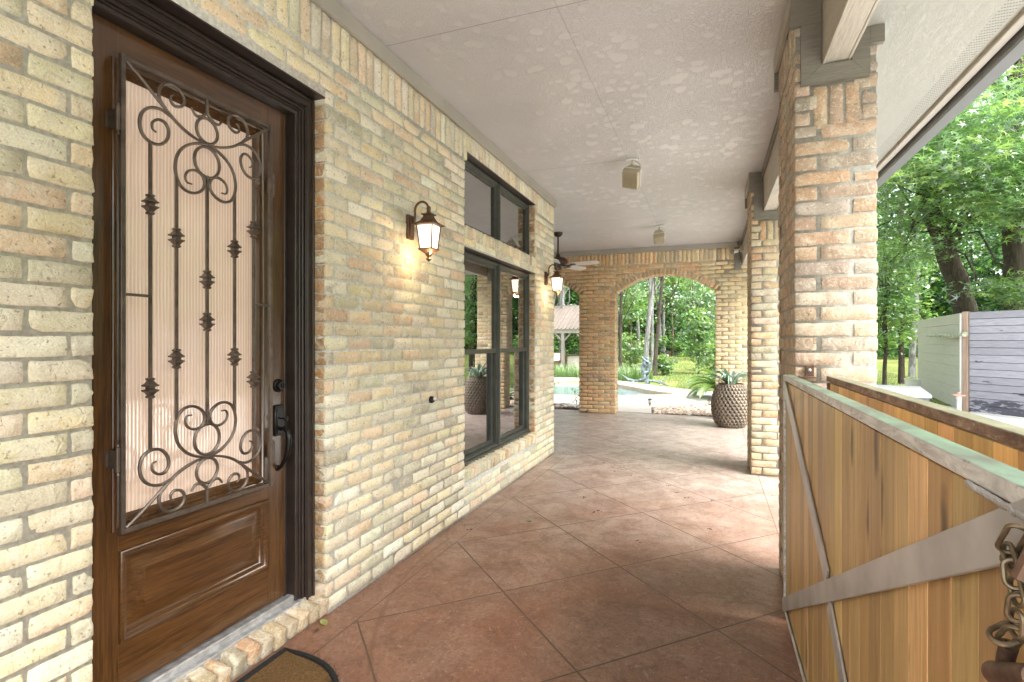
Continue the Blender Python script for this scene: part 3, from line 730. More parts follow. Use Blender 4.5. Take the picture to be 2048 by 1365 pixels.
curves = [
 [(-.312, .797), (-.262, .762), (-.212, .722), (-.172, .690), (-.125, .655), (-.080, .634), (-.035, .622), (0, .620)],
 [(-.148, .670), (-.187, .681), (-.228, .672), (-.256, .645), (-.266, .605), (-.255, .567), (-.226, .549), (-.192, .553), (-.166, .580), (-.160, .615), (-.174, .639), (-.200, .640), (-.220, .622), (-.220, .600), (-.206, .592)],
 [(-.172, .692), (-.192, .714), (-.196, .745), (-.183, .772), (-.156, .788), (-.124, .786), (-.102, .768), (-.098, .742), (-.113, .722), (-.136, .716), (-.151, .727), (-.151, .744), (-.139, .754)],
 [(0, .800), (0, .752), (-.010, .733), (-.031, .717), (-.052, .717), (-.069, .738)],
 [(0, .620), (-.053, .605), (-.094, .580), (-.122, .545), (-.134, .500), (-.130, .459), (-.113, .426), (-.084, .411), (-.053, .413), (-.023, .432), (-.011, .462), (-.023, .491), (-.052, .501), (-.082, .489), (-.094, .465), (-.086, .446), (-.066, .444)],
]
ES = [Vector((1, 0, 0))]
for sy in (1, -1):
    for sx in (1, -1):
        for c in curves:
            pts = smooth_pts(c); L = len(pts)
            rr = [.0061 if i < L*.72 else .0061*(1-.45*(i-L*.72)/(L*.28)) for i in range(L)]
            mb.tube([(GX, gc+sx*a, gz+sy*b) for a, b in pts], rr, 6, up=(1, 0, 0), flat=1.0)
    for cy, rx, ry in ((.672, .047, .049), (.548, .056, .060)):
        pts = [(GX, gc+rx*math.cos(a), gz+sy*(cy+ry*math.sin(a))) for a in [2*math.pi*i/28 for i in range(29)]]; pts[-1] = pts[0]
        mb.tube(pts, .0061, 6, up=(1, 0, 0))
def bar(y, z0, z1, r=.0056): mb.tube([(GX, gc+y, gz+z0), (GX, gc+y, gz+z1)], r*1.2, 4, up=(1, 1, 0), phase=0)
for s_ in (-1, 1):
    bar(s_*.228, -.55, .55); bar(s_*.129, -.455, .455)
    mb.tube([(GX, gc+s_*hw, gz), (GX, gc+s_*.228, gz)], .0068, 4, up=(1, 0, 1))
bar(0, -.495, .495)
def knot(y, z):
    prof = [(.0075, -.034), (.013, -.031), (.013, -.026), (.009, -.024), (.017, -.014), (.024, -.010), (.024, -.006), (.013, -.003), (.013, .003), (.024, .006), (.024, .010), (.017, .014), (.009, .024), (.013, .026), (.013, .031), (.0075, .034)]
    mb.lathe([(a*1.15, b*1.1) for a, b in prof], 4, (GX, gc+y, gz+z), phase=.5)
for s_ in (-1, 1):
    for q in (-1, 1): knot(s_*.228, q*.327); knot(s_*.129, q*.226)
for q in (-1, 1): knot(0, q*.084)
o = mb.build('iron_grille', M['iron'], smooth=True); o.parent = door
for yy, s_ in ((gc-hw-.016, -1), (gc+hw+.016, 1)):
    for zz in ((2.10, .95) if s_ < 0 else (2.06, .845)):
        mb = MB(); mb.lathe([(.005, -.042), (.0075, -.040), (.0075, .040), (.005, .042)], 10, (GX, yy, zz)); mb.lathe([(.003, 0), (.006, .004), (.0045, .010), (.001, .012)], 8, (GX, yy, zz+.041)); mb.lathe([(.006, -.053), (.003, -.041)], 8, (GX, yy, zz))
        mb.box(DX, DX+.004, yy+s_*.002, yy+s_*.013, zz-.026, zz+.026, .001)
        mb.box(DX+.003, GX, yy+s_*.002, yy+s_*.006, zz-.03, zz+.03)
        o = mb.build('hinge', M['iron'], smooth=True); o.parent = door
# deadbolt and handle set
mb = MB(); mb.lathe([(.031, 0), (.031, .006), (.028, .010), (.024, .011), (.023, .022), (.020, .026), (.012, .026), (.011, .023)], 24, (DX, 1.957, 1.140), (1, 0, 0))
mb.box(DX+.022, DX+.0275, 1.9545, 1.9595, 1.132, 1.148)
o = mb.build('deadbolt', M['black_metal'], smooth=True); o.parent = door
mb = MB(); mb.box(DX, DX+.014, 1.925, 1.984, .905, 1.050, .005); mb.box(DX+.013, DX+.018, 1.935, 1.974, .916, 1.040, .003)
mb.box(DX+.012, DX+.050, 1.948, 1.962, .984, .990, .002); mb.lathe([(.012, 0), (.014, .004), (.010, .006)], 14, (DX+.050, 1.955, .987), (1, 0, 0))
hpts = [(DX+.012, 1.955, .935), (DX+.040, 1.955, .942), (DX+.062, 1.955, .925), (DX+.070, 1.955, .885), (DX+.064, 1.955, .840), (DX+.046, 1.955, .795), (DX+.024, 1.955, .765), (DX+.010, 1.955, .752), (DX+.002, 1.955, .752)]
mb.tube(hpts, [.009, .011, .012, .0135, .013, .011, .009, .008, .011], 12)
mb.lathe([(.014, 0), (.014, .005), (.010, .008)], 14, (DX, 1.955, .752), (1, 0, 0))
o = mb.build('handle', M['black_metal'], smooth=True); o.parent = door

# ---- windows
def sash(mb, y0, y1, z0, z1, x0, x1, t=.038, b=.003):
    mb.box(x0, x1, y0, y0+t, z0, z1, b); mb.box(x0, x1, y1-t, y1, z0, z1, b)
    mb.box(x0+.0008, x1-.0008, y0+t-.002, y1-t+.002, z0, z0+t, b); mb.box(x0+.0008, x1-.0008, y0+t-.002, y1-t+.002, z1-t, z1, b)
ymid = (WL[0]+WL[1])/2
for nm, (a, b, z0, z1), two in (('transom_window', WT, 0), ('double_window', WL, 1)):
    wz0 = z0+.038 if two else z0+.006; wz1 = z1-.004
    mb = MB(); XF = -1.842
    for (ya, yb) in ((a+.004, ymid-.004), (ymid+.004, b-.004)):
        sash(mb, ya, yb, wz0, wz1, XF-.085, XF, .022)
        sash(mb, ya+.018, yb-.018, wz0+.018, wz1-.018, XF-.085, XF-.014, .012)
        if two:
            zm = z0+.915
            sash(mb, ya+.026, yb-.026, zm-.018, wz1-.026, XF-.045, XF-.020, .028)
            sash(mb, ya+.026, yb-.026, wz0+.026, zm+.018, XF-.072, XF-.047, .036)
            mb.box(XF-.047, XF-.014, ya+.028, yb-.028, zm-.020, zm+.020, .004)
        else:
            sash(mb, ya+.026, yb-.026, wz0+.026, wz1-.026, XF-.050, XF-.022, .024)
    mb.box(XF-.085, XF+.010, ymid-.013, ymid+.013, wz0, wz1, .003)
    if two:
        mb.box(XF-.09, XF+.016, a+.003, b-.003, wz0-.018, wz0+.002, .003)
        mb.box(XF-.09, XF+.026, a+.003, b-.003, wz0-.034, wz0-.019, .003)
    w = hp(mb.build(nm, M['win_frame']))
    for (ya, yb) in ((a+.004, ymid-.004), (ymid+.004, b-.004)):
        mb = MB(); 
        if two:
            mb.box(XF-.036, XF-.031, ya+.05, yb-.05, zm+.005, wz1-.05); mb.box(XF-.062, XF-.057, ya+.055, yb-.055, wz0+.055, zm-.01)
        else: mb.box(XF-.040, XF-.035, ya+.045, yb-.045, wz0+.045, wz1-.045)
        o = mb.build('glass_pane', M['window_glass']); o.parent = w
        mb = MB(); ym = (ya+yb)/2
        if two:
            mb.box(XF-.043, XF-.039, ym-.008, ym+.008, zm+.02, wz1-.05); mb.box(XF-.043, XF-.039, ya+.05, yb-.05, (zm+wz1)/2-.008, (zm+wz1)/2+.008)
            mb.box(XF-.069, XF-.065, ym-.008, ym+.008, wz0+.06, zm-.02)
        else:
            mb.box(XF-.048, XF-.044, ym-.008, ym+.008, wz0+.045, wz1-.045); mb.box(XF-.0485, XF-.0435, ya+.045, yb-.045, (wz0+wz1)/2-.008, (wz0+wz1)/2+.008)
        o = mb.build('muntin', M['win_mun'] if 'win_mun' in M else M['trim']); o.parent = w

t_ = MB(); XS = -1.8765
t_.box(XS-.0008, XS, 3.742, 3.800, 2.635, 2.712); o = t_.build('sticker', M['white']); hp(o)
for i_ in range(3):
    t_ = MB()
    for j_ in range(3): t_.box(XS, XS+.0004, 3.749+.017*j_, 3.761+.017*j_, 2.645+.022*i_, 2.656+.022*i_)
    q_ = t_.build('sticker_print', M['black_metal']); q_.parent = o
# ================================================================ porch roof: ceiling, trims, beams, soffit, gutter
roof = empty('porch_roof', (0, 3, CEIL), 'porch roof with textured taupe ceiling, painted trim, beam, vented soffit and gutter', 'porch roof')
def rp(o): o.parent = roof; o.matrix_parent_inverse = Matrix.Translation(roof.location).inverted(); return o
mb = MB(); mb.box(-6.6, .484, Y0, YF+.3, CEIL, CEIL+.02); rp(mb.build('ceiling', M['ceiling']))
mb = MB(); mb.prism([(-7.0, CEIL+.05), (.62, CEIL+.05), (1.43, 2.925), (1.46, 2.925), (1.46, 2.96), (-7.0, 6.2)], 'y', Y0-.3, YF+.75)
rp(mb.build('roof_deck', mat_plain('shingles', (.10, .09, .08), .9, var=.3, scale=12)))
mb = MB()
mb.box(WX+.0015, WX+.026, Y0, 3.30, TRIM, CEIL-.002, .002); mb.box(WX+.0015, WX+.026, 3.302, YE+.024, TRIM, CEIL-.002, .002)
mb.box(-6.5, WX+.0015, YE+.001, YE+.024, TRIM, CEIL-.002, .002)
mb.box(-6.5, .40, YF-.024, YF-.0015, TRIM, CEIL-.002, .002)
rp(mb.build('crown_trim', M['trim']))
BX0, BX1, BZ = .484, .600, 2.645
mb = MB()
for y0, y1 in ((Y0, C1+.02), (C1+CD-.02, C2+.02), (C2+CD-.02, YF+.02)):
    mb.box(BX0, BX0+.022, y0, y1, BZ, CEIL-.003, .002); mb.box(BX1-.012, BX1, y0, y1, BZ+.004, CEIL-.003, .002)
    mb.box(BX0+.0225, BX1-.0125, y0, y1, BZ+.006, BZ+.026, .002)
    mb.box(BX1+.014, BX1+.028, y0, y1, BZ+.10, 2.86, .002)
rp(mb.build('beam', M['beam']))
mb = MB()
for y0, y1 in ((Y0, C1+.01), (C1+CD-.01, C2+.01), (C2+CD-.01, YF)): mb.box(BX0-.022, BX0-.001, y0, y1, CEIL-.060, CEIL-.002, .002)
rp(mb.build('beam_trim', M['trim_dark']))
mb = MB(); mb.box(BX1+.028, 1.249, Y0-.2, YF+.6, 2.785, 2.797); rp(mb.build('soffit', M['soffit']))
mb = MB()
mb.box(1.2495, 1.262, Y0-.2, YF+.6, 2.790, 2.82); mb.box(1.262, 1.300, Y0-.2, YF+.6, 2.762, 2.93, .004); mb.box(1.3005, 1.316, Y0-.2, YF+.6, 2.770, 2.93, .003)
rp(mb.build('fascia', M['trim']))
mb = MB(); mb.prism([(1.330, 2.93), (1.328, 2.742), (1.336, 2.732), (1.410, 2.732), (1.418, 2.742), (1.428, 2.80), (1.452, 2.86), (1.452, 2.90), (1.446, 2.90), (1.444, 2.862), (1.42, 2.80), (1.404, 2.742), (1.342, 2.742), (1.336, 2.93)], 'y', Y0-.2, YF+.6)
rp(mb.build('gutter', mat_plain('grey_gutter', (.115, .12, .118), .45, var=.06)))
mb = MB(); mb.box(1.317, 1.3285, Y0-.2, YF+.6, 2.80, 2.93); rp(mb.build('gap_shade_strip', M['black_metal']))  # black strip set in for the shade in the gap behind the gutter

# ================================================================ brick columns
def column(y0, label, seed, pal):
    t = empty('brick_column', ((CX0+CX1)/2, y0+CD/2, 0), label, 'column', 'square brick columns carrying the porch beam')
    br = Bricks(seed); w = CX1-CX0; D = .098
    for k in range(41):
        zc = (k+.5)*PZ+.012
        if zc > CEIL-.02: break
        even = k % 2 == 0; top = zc > TRIM-.02
        stacked = 2.56-.215 < zc < 2.56+.02
        # front (-Y) and back (+Y)
        for (yy, uu, wn) in ((y0, (1, 0, 0), (0, -1, 0)), (y0+CD, (-1, 0, 0), (0, 1, 0))):
            ox = CX0 if wn[1] < 0 else CX1
            a, b = (D+.01, w) if even else (0, w-D-.01)
            if wn[1] > 0: a, b = (0, w-D-.01) if even else (D+.01, w)
            if stacked and wn[1] < 0: a, b = 0, .066
            br.course((ox, yy, 0), uu, wn, a, b, zc, HH, D, pal, a, pitch=.2134)
            if stacked and wn[1] < 0: br.course((ox, yy, 0), uu, wn, w-.062, w, zc, HH, D, pal, 9, pitch=5)
        for (xx, uu, wn, flip) in ((CX0, (0, -1, 0), (-1, 0, 0), 0), (CX1, (0, 1, 0), (1, 0, 0), 1)):
            oy = y0+CD if not flip else y0
            a, b = (0, CD) if even != bool(flip) else (D+.01, CD-D-.01)
            if zc > 2.74 and wn[0] < 0: continue
            br.course((xx, oy, 0), uu, wn, a, b, zc, HH, D-.006, pal, (.1 if even else .0), pitch=.1067 if wn[0] < 0 else .2134)
    for x in (.1075, .1735, .2395): br.add((CX0+x, y0+.047, 2.452), (0, 0, 1), (1, 0, 0), (0, -1, 0), .100, .0285, .047, pal)
    yy = y0+.004
    while yy < y0+CD-.04:
        br.add((CX0+.046, yy+.033, 2.853), (0, 0, 1), (0, -1, 0), (-1, 0, 0), .100, .0305, .046, pal); yy += .0715
    mb = MB(); mb.box(CX0+SG, CX1-SG, y0+SG, y0+CD-SG, 0, CEIL+.015)
    o = brick_object('shaft', br, [M['brick_orange'], M['mortar_grey']], mb); o.parent = t; o.matrix_parent_inverse = Matrix.Translation(t.location).inverted()
    # capital casing on the two short faces
    mb = MB()
    for f, s_ in ((y0, -1), (y0+CD, 1)):
        ya, yb = (f-.026, f+.004) if s_ < 0 else (f-.004, f+.026)
        zb = 2.56; A, B = .396, .675
        mb.prism([(A, zb), (B, zb), (BX1+.002, BZ-.002), (BX0-.002, BZ-.002)], 'y', ya, yb)
        mb.prism([(A, zb+.0008), (BX0-.003, BZ-.001), (BX0-.003, 2.842), (A, 2.842)], 'y', ya+.0006, yb)
        mb.prism([(CX0-.022, 2.843), (BX0-.003, 2.843), (BX0-.003, CEIL-.004), (CX0-.022, CEIL-.004)], 'y', ya, yb)
        mb.prism([(B, zb+.0008), (B, 2.784), (BX1+.003, 2.784), (BX1+.003, BZ-.001)], 'y', ya+.0006, yb)
        mb.prism([(B+.0008, 2.704), (CX1+.022, 2.704), (CX1+.022, 2.783), (B+.0008, 2.783)], 'y', ya, yb)
    o = mb.build('capital_casing', M['casing']); o.parent = t; o.matrix_parent_inverse = Matrix.Translation(t.location).inverted()
    mb = MB(); mb.box(CX0-.024, CX0-.0015, y0-.0255, y0+CD+.024, TRIM-.008, CEIL-.003, .002); mb.box(CX1+.0015, CX1+.0225, y0+.004, y0+CD-.004, 2.704, 2.783, .002)
    o = mb.build('collar_trim', M['trim']); o.parent = t; o.matrix_parent_inverse = Matrix.Translation(t.location).inverted()
    return t
column(C1, 'near pinkish brick column beside the wooden gate', 11, PAL_PINK)
column(C2, 'smaller looking pale brick column halfway down the porch before the arched wall', 12, PAL_MIX)

# ================================================================ arched wall
aw = empty('arched_brick_wall', (-.8, YF, 0), 'orange brown brick wall with two arched openings closing the far end of the porch', 'wall')
def ap(o): o.parent = aw; o.matrix_parent_inverse = Matrix.Translation(aw.location).inverted(); return o
ARCH = [(-.801, .862, 2.225, .315), (-3.207, .862, 2.225, .315)]     # centre x, half width, spring z, rise
def arch_z(c, hw_, sp, rs, x):
    Rr = (hw_*hw_+rs*rs)/(2*rs); zc = sp+rs-Rr; d = x-c
    return zc+math.sqrt(max(Rr*Rr-d*d, 0)) if abs(d) <= hw_ else None
TH = .30; RG = .098
br = Bricks(21); XA0, XA1 = -6.5, CX1
for k in range(38):
    zc = (k+.5)*PZ+.012
    if zc+HH > 2.742: break
    cuts = []
    for c, hw_, sp, rs in ARCH:
        if zc < sp-.01: cuts.append((c-hw_, c+hw_))
        else:
            Rr = (hw_*hw_+rs*rs)/(2*rs); z0 = sp+rs-Rr; rr = Rr+RG+.006; dz = zc-z0-.004
            if dz < rr: h = math.sqrt(rr*rr-dz*dz); h = min(h, hw_+.075); cuts.append((c-h, c+h))
    for side in (0, 1):
        pal = PAL_BROWN if side == 0 else PAL_BROWN
        if side == 0: 
            br.course((0, YF, 0), (1, 0, 0), (0, -1, 0), XA0, -.2, zc, HH, .09, PAL_BROWN, .05 if k % 2 else .157, cuts=cuts)
            br.course((0, YF, 0), (1, 0, 0), (0, -1, 0), -.19, XA1, zc, HH, .09, PAL_TAN, .05 if k % 2 else .157, cuts=cuts)
    for c, hw_, sp, rs in ARCH:       # reveals
        if zc < sp-.01:
            for sx in (-1, 1): br.course((c+sx*hw_, YF, 0), (0, 1, 0), (-sx, 0, 0), .094, TH-.004, zc, HH, .08, PAL_MIX, .094+(.1067 if k % 2 else 0))
for k in range(int((XA1-XA0)/.0715)):
    x = XA0+.0357+k*.0715; br.add((x, YF+.045, 2.853), (0, 0, 1), (1, 0, 0), (0, -1, 0), .105, .0308, .045, PAL_TAN if x > -.9 else PAL_BROWN)
for c, hw_, sp, rs in ARCH:
    Rr = (hw_*hw_+rs*rs)/(2*rs); z0 = sp+rs-Rr; am = math.asin(hw_/Rr); n = int(2*am*(Rr+.03)/.069)
    for i in range(n):
        a = -am+(i+.5)*2*am/n; d = np.array([math.sin(a), 0, math.cos(a)]); tn = np.array([math.cos(a), 0, -math.sin(a)])
        br.add(np.array([c, YF+TH/2, z0])+d*(Rr+RG/2), d, tn, (0, -1, 0), RG/2, .0295, TH/2+.001, [((.64, .44, .26), 3), ((.58, .42, .26), 3), ((.66, .50, .32), 1)])
mb = MB()
ya, yb = YF+SG, YF+TH-SG
def pier(x0, x1, z0=0, z1=CEIL+.015): mb.box(x0, x1, ya, yb, z0, z1)
xs = [XA0]+[v for c in sorted(ARCH) for v in (c[0]-c[1]-SG, c[0]+c[1]+SG)]+[XA1-SG]
for i in range(0, len(xs), 2): pier(xs[i], xs[i+1])
for c, hw_, sp, rs in ARCH:
    N = 28
    for i in range(N):
        x0, x1 = c-hw_-SG+(2*hw_+2*SG)*i/N, c-hw_-SG+(2*hw_+2*SG)*(i+1)/N
        f = lambda x: (arch_z(c, hw_, sp, rs, max(c-hw_, min(c+hw_, x))) or sp)+SG
        za, zb = f(x0), f(x1); T = CEIL+.015
        mb.add([(x0, ya, za), (x1, ya, zb), (x1, ya, T), (x0, ya, T), (x0, yb, za), (x1, yb, zb), (x1, yb, T), (x0, yb, T)], [(0, 1, 2, 3), (5, 4, 7, 6), (0, 4, 5, 1)])
ap(brick_object('wall', br, [M['brick_orange'], M['mortar_tan']], mb))
# outer face bricks (seen in the window reflection and from outside)
mb = MB(); mb.box(CX0-.01, .47, YF-.03, YF-.004, 2.56, 2.66, .002); mb.box(CX0-.01, CX0+.08, YF-.03, YF-.004, 2.66, TRIM-.002, .002)
ap(mb.build('beam_bracket', M['casing']))
#=PART3=
# ================================================================ ground
mb = MB(); mb.box(-7.2, .78, -3.0, YF+.32, -.12, 0, .0)
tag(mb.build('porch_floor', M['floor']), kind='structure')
def ground_z(x, y):
    z = -.02
    r = math.hypot(x, y)
    if y > 20: z += min(1, (y-20)/20)**2*.36*max(0, min(1, (x+9)/5))-max(0, min(1, (-x-4)/4))*.22*min(1, (y-20)/6)
    if r > 60: z += (r-60)*.05
    return z
POOL = [(-.95, 14.15), (-1.45, 14.6), (-2.1, 15.6), (-2.8, 16.55), (-3.5, 17.2), (-4.2, 17.45), (-5.2, 17.25), (-6.5, 16.6), (-7.8, 15.4), (-8.2, 14.0), (-7.4, 12.9), (-6.0, 12.5), (-4.6, 12.55), (-3.4, 12.75), (-2.4, 12.95), (-1.7, 13.35), (-1.1, 13.75)]
def closed_smooth(pts, n=5):
    N = len(pts); out = []
    for i in range(N):
        a, b, c, d = (Vector(pts[(i+j-1) % N]) for j in range(4))
        for k in range(n):
            t_ = k/n; q = .5*((2*b)+(c-a)*t_+(2*a-5*b+4*c-d)*t_*t_+(3*b-a-3*c+d)*t_**3); out.append((q.x, q.y))
    return out
POOLS = closed_smooth(POOL)
def offset(poly, d):
    n = len(poly); out = []
    cx = sum(p[0] for p in poly)/n; cy = sum(p[1] for p in poly)/n
    for i in range(n):
        a, b = Vector(poly[i-1]), Vector(poly[(i+1) % n]); t_ = (b-a).normalized(); nn = Vector((t_.y, -t_.x))
        if nn.dot(Vector(poly[i])-Vector((cx, cy))) < 0: nn = -nn
        p = Vector(poly[i])+nn*d; out.append((p.x, p.y))
    return out
DECK = [(-12, 10.2), (-12, 17.5), (-8, 19.2), (-4.5, 18.9), (-2.9, 18.0), (-2.0, 17.1), (-1.2, 16.0), (-.3, 15.2), (.6, 14.7), (1.4, 14.2), (2.0, 13.4), (2.2, 12.3), (.15, 12.3), (-.55, 11.6), (-1.15, 11.1), (-1.05, 10.15)]
def inside(poly, x, y):
    c = False; n = len(poly)
    for i in range(n):
        x1, y1 = poly[i]; x2, y2 = poly[i-1]
        if (y1 > y) != (y2 > y) and x < (x2-x1)*(y-y1)/(y2-y1)+x1: c = not c
    return c
# lawn grid; the pool hole is left out of it
def grid(xs, ys, zf, skip=None):
    V = []; F = []; nx = len(xs)
    for y in ys:
        for x in xs: V.append((x, y, zf(x, y)))
    for j in range(len(ys)-1):
        for i in range(nx-1):
            if skip and skip((xs[i]+xs[i+1])/2, (ys[j]+ys[j+1])/2): continue
            F.append((j*nx+i, j*nx+i+1, (j+1)*nx+i+1, (j+1)*nx+i))
    return V, F
xs = list(np.concatenate([np.linspace(-400, -45, 12), np.linspace(-40, 40, 41), np.linspace(45, 400, 12)]))
ys = list(np.concatenate([np.linspace(-400, -25, 10), np.linspace(-20, 60, 41), np.linspace(66, 400, 12)]))
V, F = grid(xs, ys, lambda x, y: ground_z(x, y)-(.9 if (-8.5 < x < -.5 and 12 < y < 17.5) else 0))
mb = MB(); mb.add(V, F); tag(mb.build('lawn', M['lawn'], smooth=True), kind='structure')
# pool deck with the pool cut out
import bmesh
def poly_sheet(name, outer, holes, z, mat, thick=0.0, kind='structure'):
    from mathutils.geometry import tessellate_polygon
    rings = [[Vector((p[0], p[1], 0)) for p in outer]]+[[Vector((p[0], p[1], 0)) for p in h] for h in holes]
    tri = tessellate_polygon(rings); flat = [p for r_ in rings for p in r_]
    mb = MB(); mb.add([(p.x, p.y, z) for p in flat], [tuple(t_) for t_ in tri])
    if thick:
        for r_ in rings:
            n = len(r_); mb.add([(p.x, p.y, z) for p in r_]+[(p.x, p.y, z-thick) for p in r_], [(i, (i+1) % n, n+(i+1) % n, n+i) for i in range(n)])
    o = mb.build(name, mat)
    if kind: tag(o, kind=kind)
    return o
cop_out = offset(POOLS, .30)
poly_sheet('pool_deck', DECK, [offset(POOLS, .298)], .012, M['deck'], .10)
poly_sheet('pool_coping', cop_out, [POOLS], .022, M['coping'], .22)
poly_sheet('pool_water', offset(POOLS, -.004), [], -.085, M['water'])
# side yard concrete and the gravel bed
poly_sheet('side_yard_slab', [(.785, -14), (9.0, -14), (8.4, 6), (6.4, 11.0), (4.5, 13.6), (2.5, 13.2), (.785, 9.0)], [], .004, M['concrete'], .05)  # stretch behind the camera is unseen, added to bounce light onto the ceiling
poly_sheet('bounce_slab', [(-14, -22), (-14, -3.01), (.784, -3.01), (.784, -22)], [], .004, M['concrete'], .05)  # unseen pale ground, added to bounce light up under the porch roof
GR = [(-1.04, 10.15), (-1.16, 11.05), (-.58, 11.56), (.13, 12.26), (2.15, 12.26), (2.4, 10.6), (.8, 9.2), (.79, 10.15)]
poly_sheet('gravel_bed_soil', GR, [], .000, M['soil'])
def pebbles(name, poly, n, size, label, z=.012, cols=((.62, .50, .38), (.70, .60, .50), (.50, .38, .28), (.55, .50, .46), (.34, .24, .18)), seed=5):
    r = np.random.RandomState(seed); me = bpy.data.meshes.new('p'); bm = bmesh.new(); bmesh.ops.create_icosphere(bm, subdivisions=1, radius=1)
    T = np.array([v.co[:] for v in bm.verts]); Fq = np.array([[v.index for v in f.verts] for f in bm.faces]); bm.free()
    x0, x1 = min(p[0] for p in poly), max(p[0] for p in poly); y0, y1 = min(p[1] for p in poly), max(p[1] for p in poly)
    P = []
    while len(P) < n:
        x, y = r.uniform(x0, x1), r.uniform(y0, y1)
        if inside(poly, x, y): P.append((x, y))
    P = np.array(P); s_ = size*(.5+r.rand(n)); sc = np.stack([s_*(.8+.5*r.rand(n)), s_*(.8+.5*r.rand(n)), s_*.55], 1)
    V = T[None]*sc[:, None]*(1+.18*r.randn(n, len(T), 1)); a = r.rand(n)*6.3
    Vx = V[..., 0]*np.cos(a)[:, None]-V[..., 1]*np.sin(a)[:, None]; Vy = V[..., 0]*np.sin(a)[:, None]+V[..., 1]*np.cos(a)[:, None]
    V = np.stack([Vx+P[:, :1], Vy+P[:, 1:], V[..., 2]+z+r.rand(n, 1)*size*.3], 2)
    C = np.array(cols)[r.randint(0, len(cols), n)]*(1+.15*r.randn(n, 1)); C = np.clip(np.concatenate([C, np.zeros((n, 1))], 1), .02, .85)
    FF = (Fq[None]+(np.arange(n)*len(T))[:, None, None]).reshape(-1, 3)
    o = np_mesh(name, V.reshape(-1, 3), FF, M['pebble'], None, np.repeat(C, len(T), 0))
    return tag(o, label, 'gravel', kind='stuff')
pebbles('gravel', [(-1.0, 10.16), (-1.12, 11.0), (-.55, 11.5), (.12, 12.2), (2.1, 12.2), (2.3, 10.6), (.8, 9.3), (.8, 10.16)], 9000, .024, 'pale river gravel bed outside the main arch')
BED = [(-4.2, 10.16), (-4.2, 10.75), (-3.2, 10.95), (-2.1, 10.85), (-1.9, 10.16)]
poly_sheet('planting_bed_soil', BED, [], .018, M['soil'])
pebbles('bed_stones', [(-4.1, 10.18), (-4.1, 10.6), (-3.2, 10.75), (-2.15, 10.65), (-2.1, 10.18)], 260, .05, 'grey and white stones in the bed outside the left arch', z=.03, cols=((.5, .48, .46), (.6, .58, .55), (.2, .17, .16), (.35, .25, .2)), seed=6)

# ================================================================ foliage helpers
STAR = []
for i in range(5):
    a = math.pi/2+(i-2)*R(58); L_ = (.62, .86, 1.0, .86, .62)[i]
    STAR.append((math.cos(a-R(9))*L_*.45, math.sin(a-R(9))*L_*.45)); STAR.append((math.cos(a)*L_, math.sin(a)*L_)); STAR.append((math.cos(a+R(9))*L_*.45, math.sin(a+R(9))*L_*.45))
    if i < 4: b_ = a+R(29); STAR.append((math.cos(b_)*.20, math.sin(b_)*.20))
STAR3 = np.array([(x, y, -.16*(x*x+y*y)) for x, y in STAR]+[(0, -.06, 0)])[:, :]
STAR_F = [(len(STAR), 4*i+((0)), 4*i+1, 4*i+2) for i in range(5)]+[(len(STAR), 4*i+2, 4*i+3, 4*i+4) for i in range(4)]
STAR_F = np.array(STAR_F)
DIA = np.array([(0, -.5, 0), (.34, 0, -.08), (0, .55, 0), (-.34, 0, -.08)]); DIA_F = np.array([(0, 1, 2, 3)])
CLUMP = np.array([(0, -.6, 0), (.30, -.25, -.1), (.12, -.05, 0), (.55, .1, -.12), (.2, .18, 0), (.28, .6, -.1), (0, .35, 0), (-.34, .55, -.1), (-.18, .15, 0), (-.58, 0, -.12), (-.14, -.12, 0), (-.28, -.42, -.1)])
CLUMP_F = np.array([(10, 11, 0, 1), (10, 1, 2, 4), (2, 3, 4, 10), (10, 4, 6, 8), (4, 5, 6, 8), (6, 7, 8, 4), (8, 9, 10, 4)])
def leaf_mesh(name, C, N, S, col, mat, parent=None, shape='dia', rs=None):
    """C centres (n,3), N normals, S sizes, col (n,3)"""
    r = rs or np.random.RandomState(1); n = len(C)
    T, TF = {'dia': (DIA, DIA_F), 'star': (STAR3, STAR_F), 'clump': (CLUMP, CLUMP_F)}[shape]
    N = N/np.linalg.norm(N, axis=1, keepdims=True); a = r.randn(n, 3); u = np.cross(N, a); u /= np.linalg.norm(u, axis=1, keepdims=True)+1e-9; v = np.cross(N, u)
    V = C[:, None]+S[:, None, None]*(T[None, :, :1]*u[:, None]+T[None, :, 1:2]*v[:, None]+T[None, :, 2:]*N[:, None])
    F = (TF[None]+(np.arange(n)*len(T))[:, None, None]).reshape(-1, 4)
    t_ = np.repeat(np.concatenate([np.clip(col, .004, .9), np.zeros((n, 1))], 1), len(T), 0)
    return np_mesh(name, V.reshape(-1, 3), F, mat, parent, t_)
GREENS = np.array([(.060, .15, .038), (.095, .215, .052), (.15, .29, .060), (.23, .37, .070), (.055, .13, .055), (.14, .25, .11)])
def sprays(r, centers, per, rad, flat, size, up=.8, greens=GREENS, w=None, vs=.25, droop=0):
    n = len(centers); k = per
    c = np.repeat(centers, k, 0); a = r.rand(n*k)*2*np.pi; q = np.sqrt(r.rand(n*k))*rad
    tilt = np.repeat(r.randn(n, 2)*.28, k, 0)
    d = np.stack([np.cos(a)*q, np.sin(a)*q, r.randn(n*k)*flat], 1); d[:, 2] += d[:, 0]*tilt[:, 0]+d[:, 1]*tilt[:, 1]-droop*q
    N = r.randn(n*k, 3)*.45; N[:, 2] += up
    w = w if w is not None else np.array([3, 4, 3, 1.2, 2, 2.]); gi = r.choice(len(greens), n, p=w/w.sum())
    col = np.repeat(greens[gi]*(1+vs*r.randn(n, 1)*.6), k, 0)*(1+vs*r.randn(n*k, 1)*.6)
    return c+d, N, size*(.6+.6*r.rand(n*k)), col

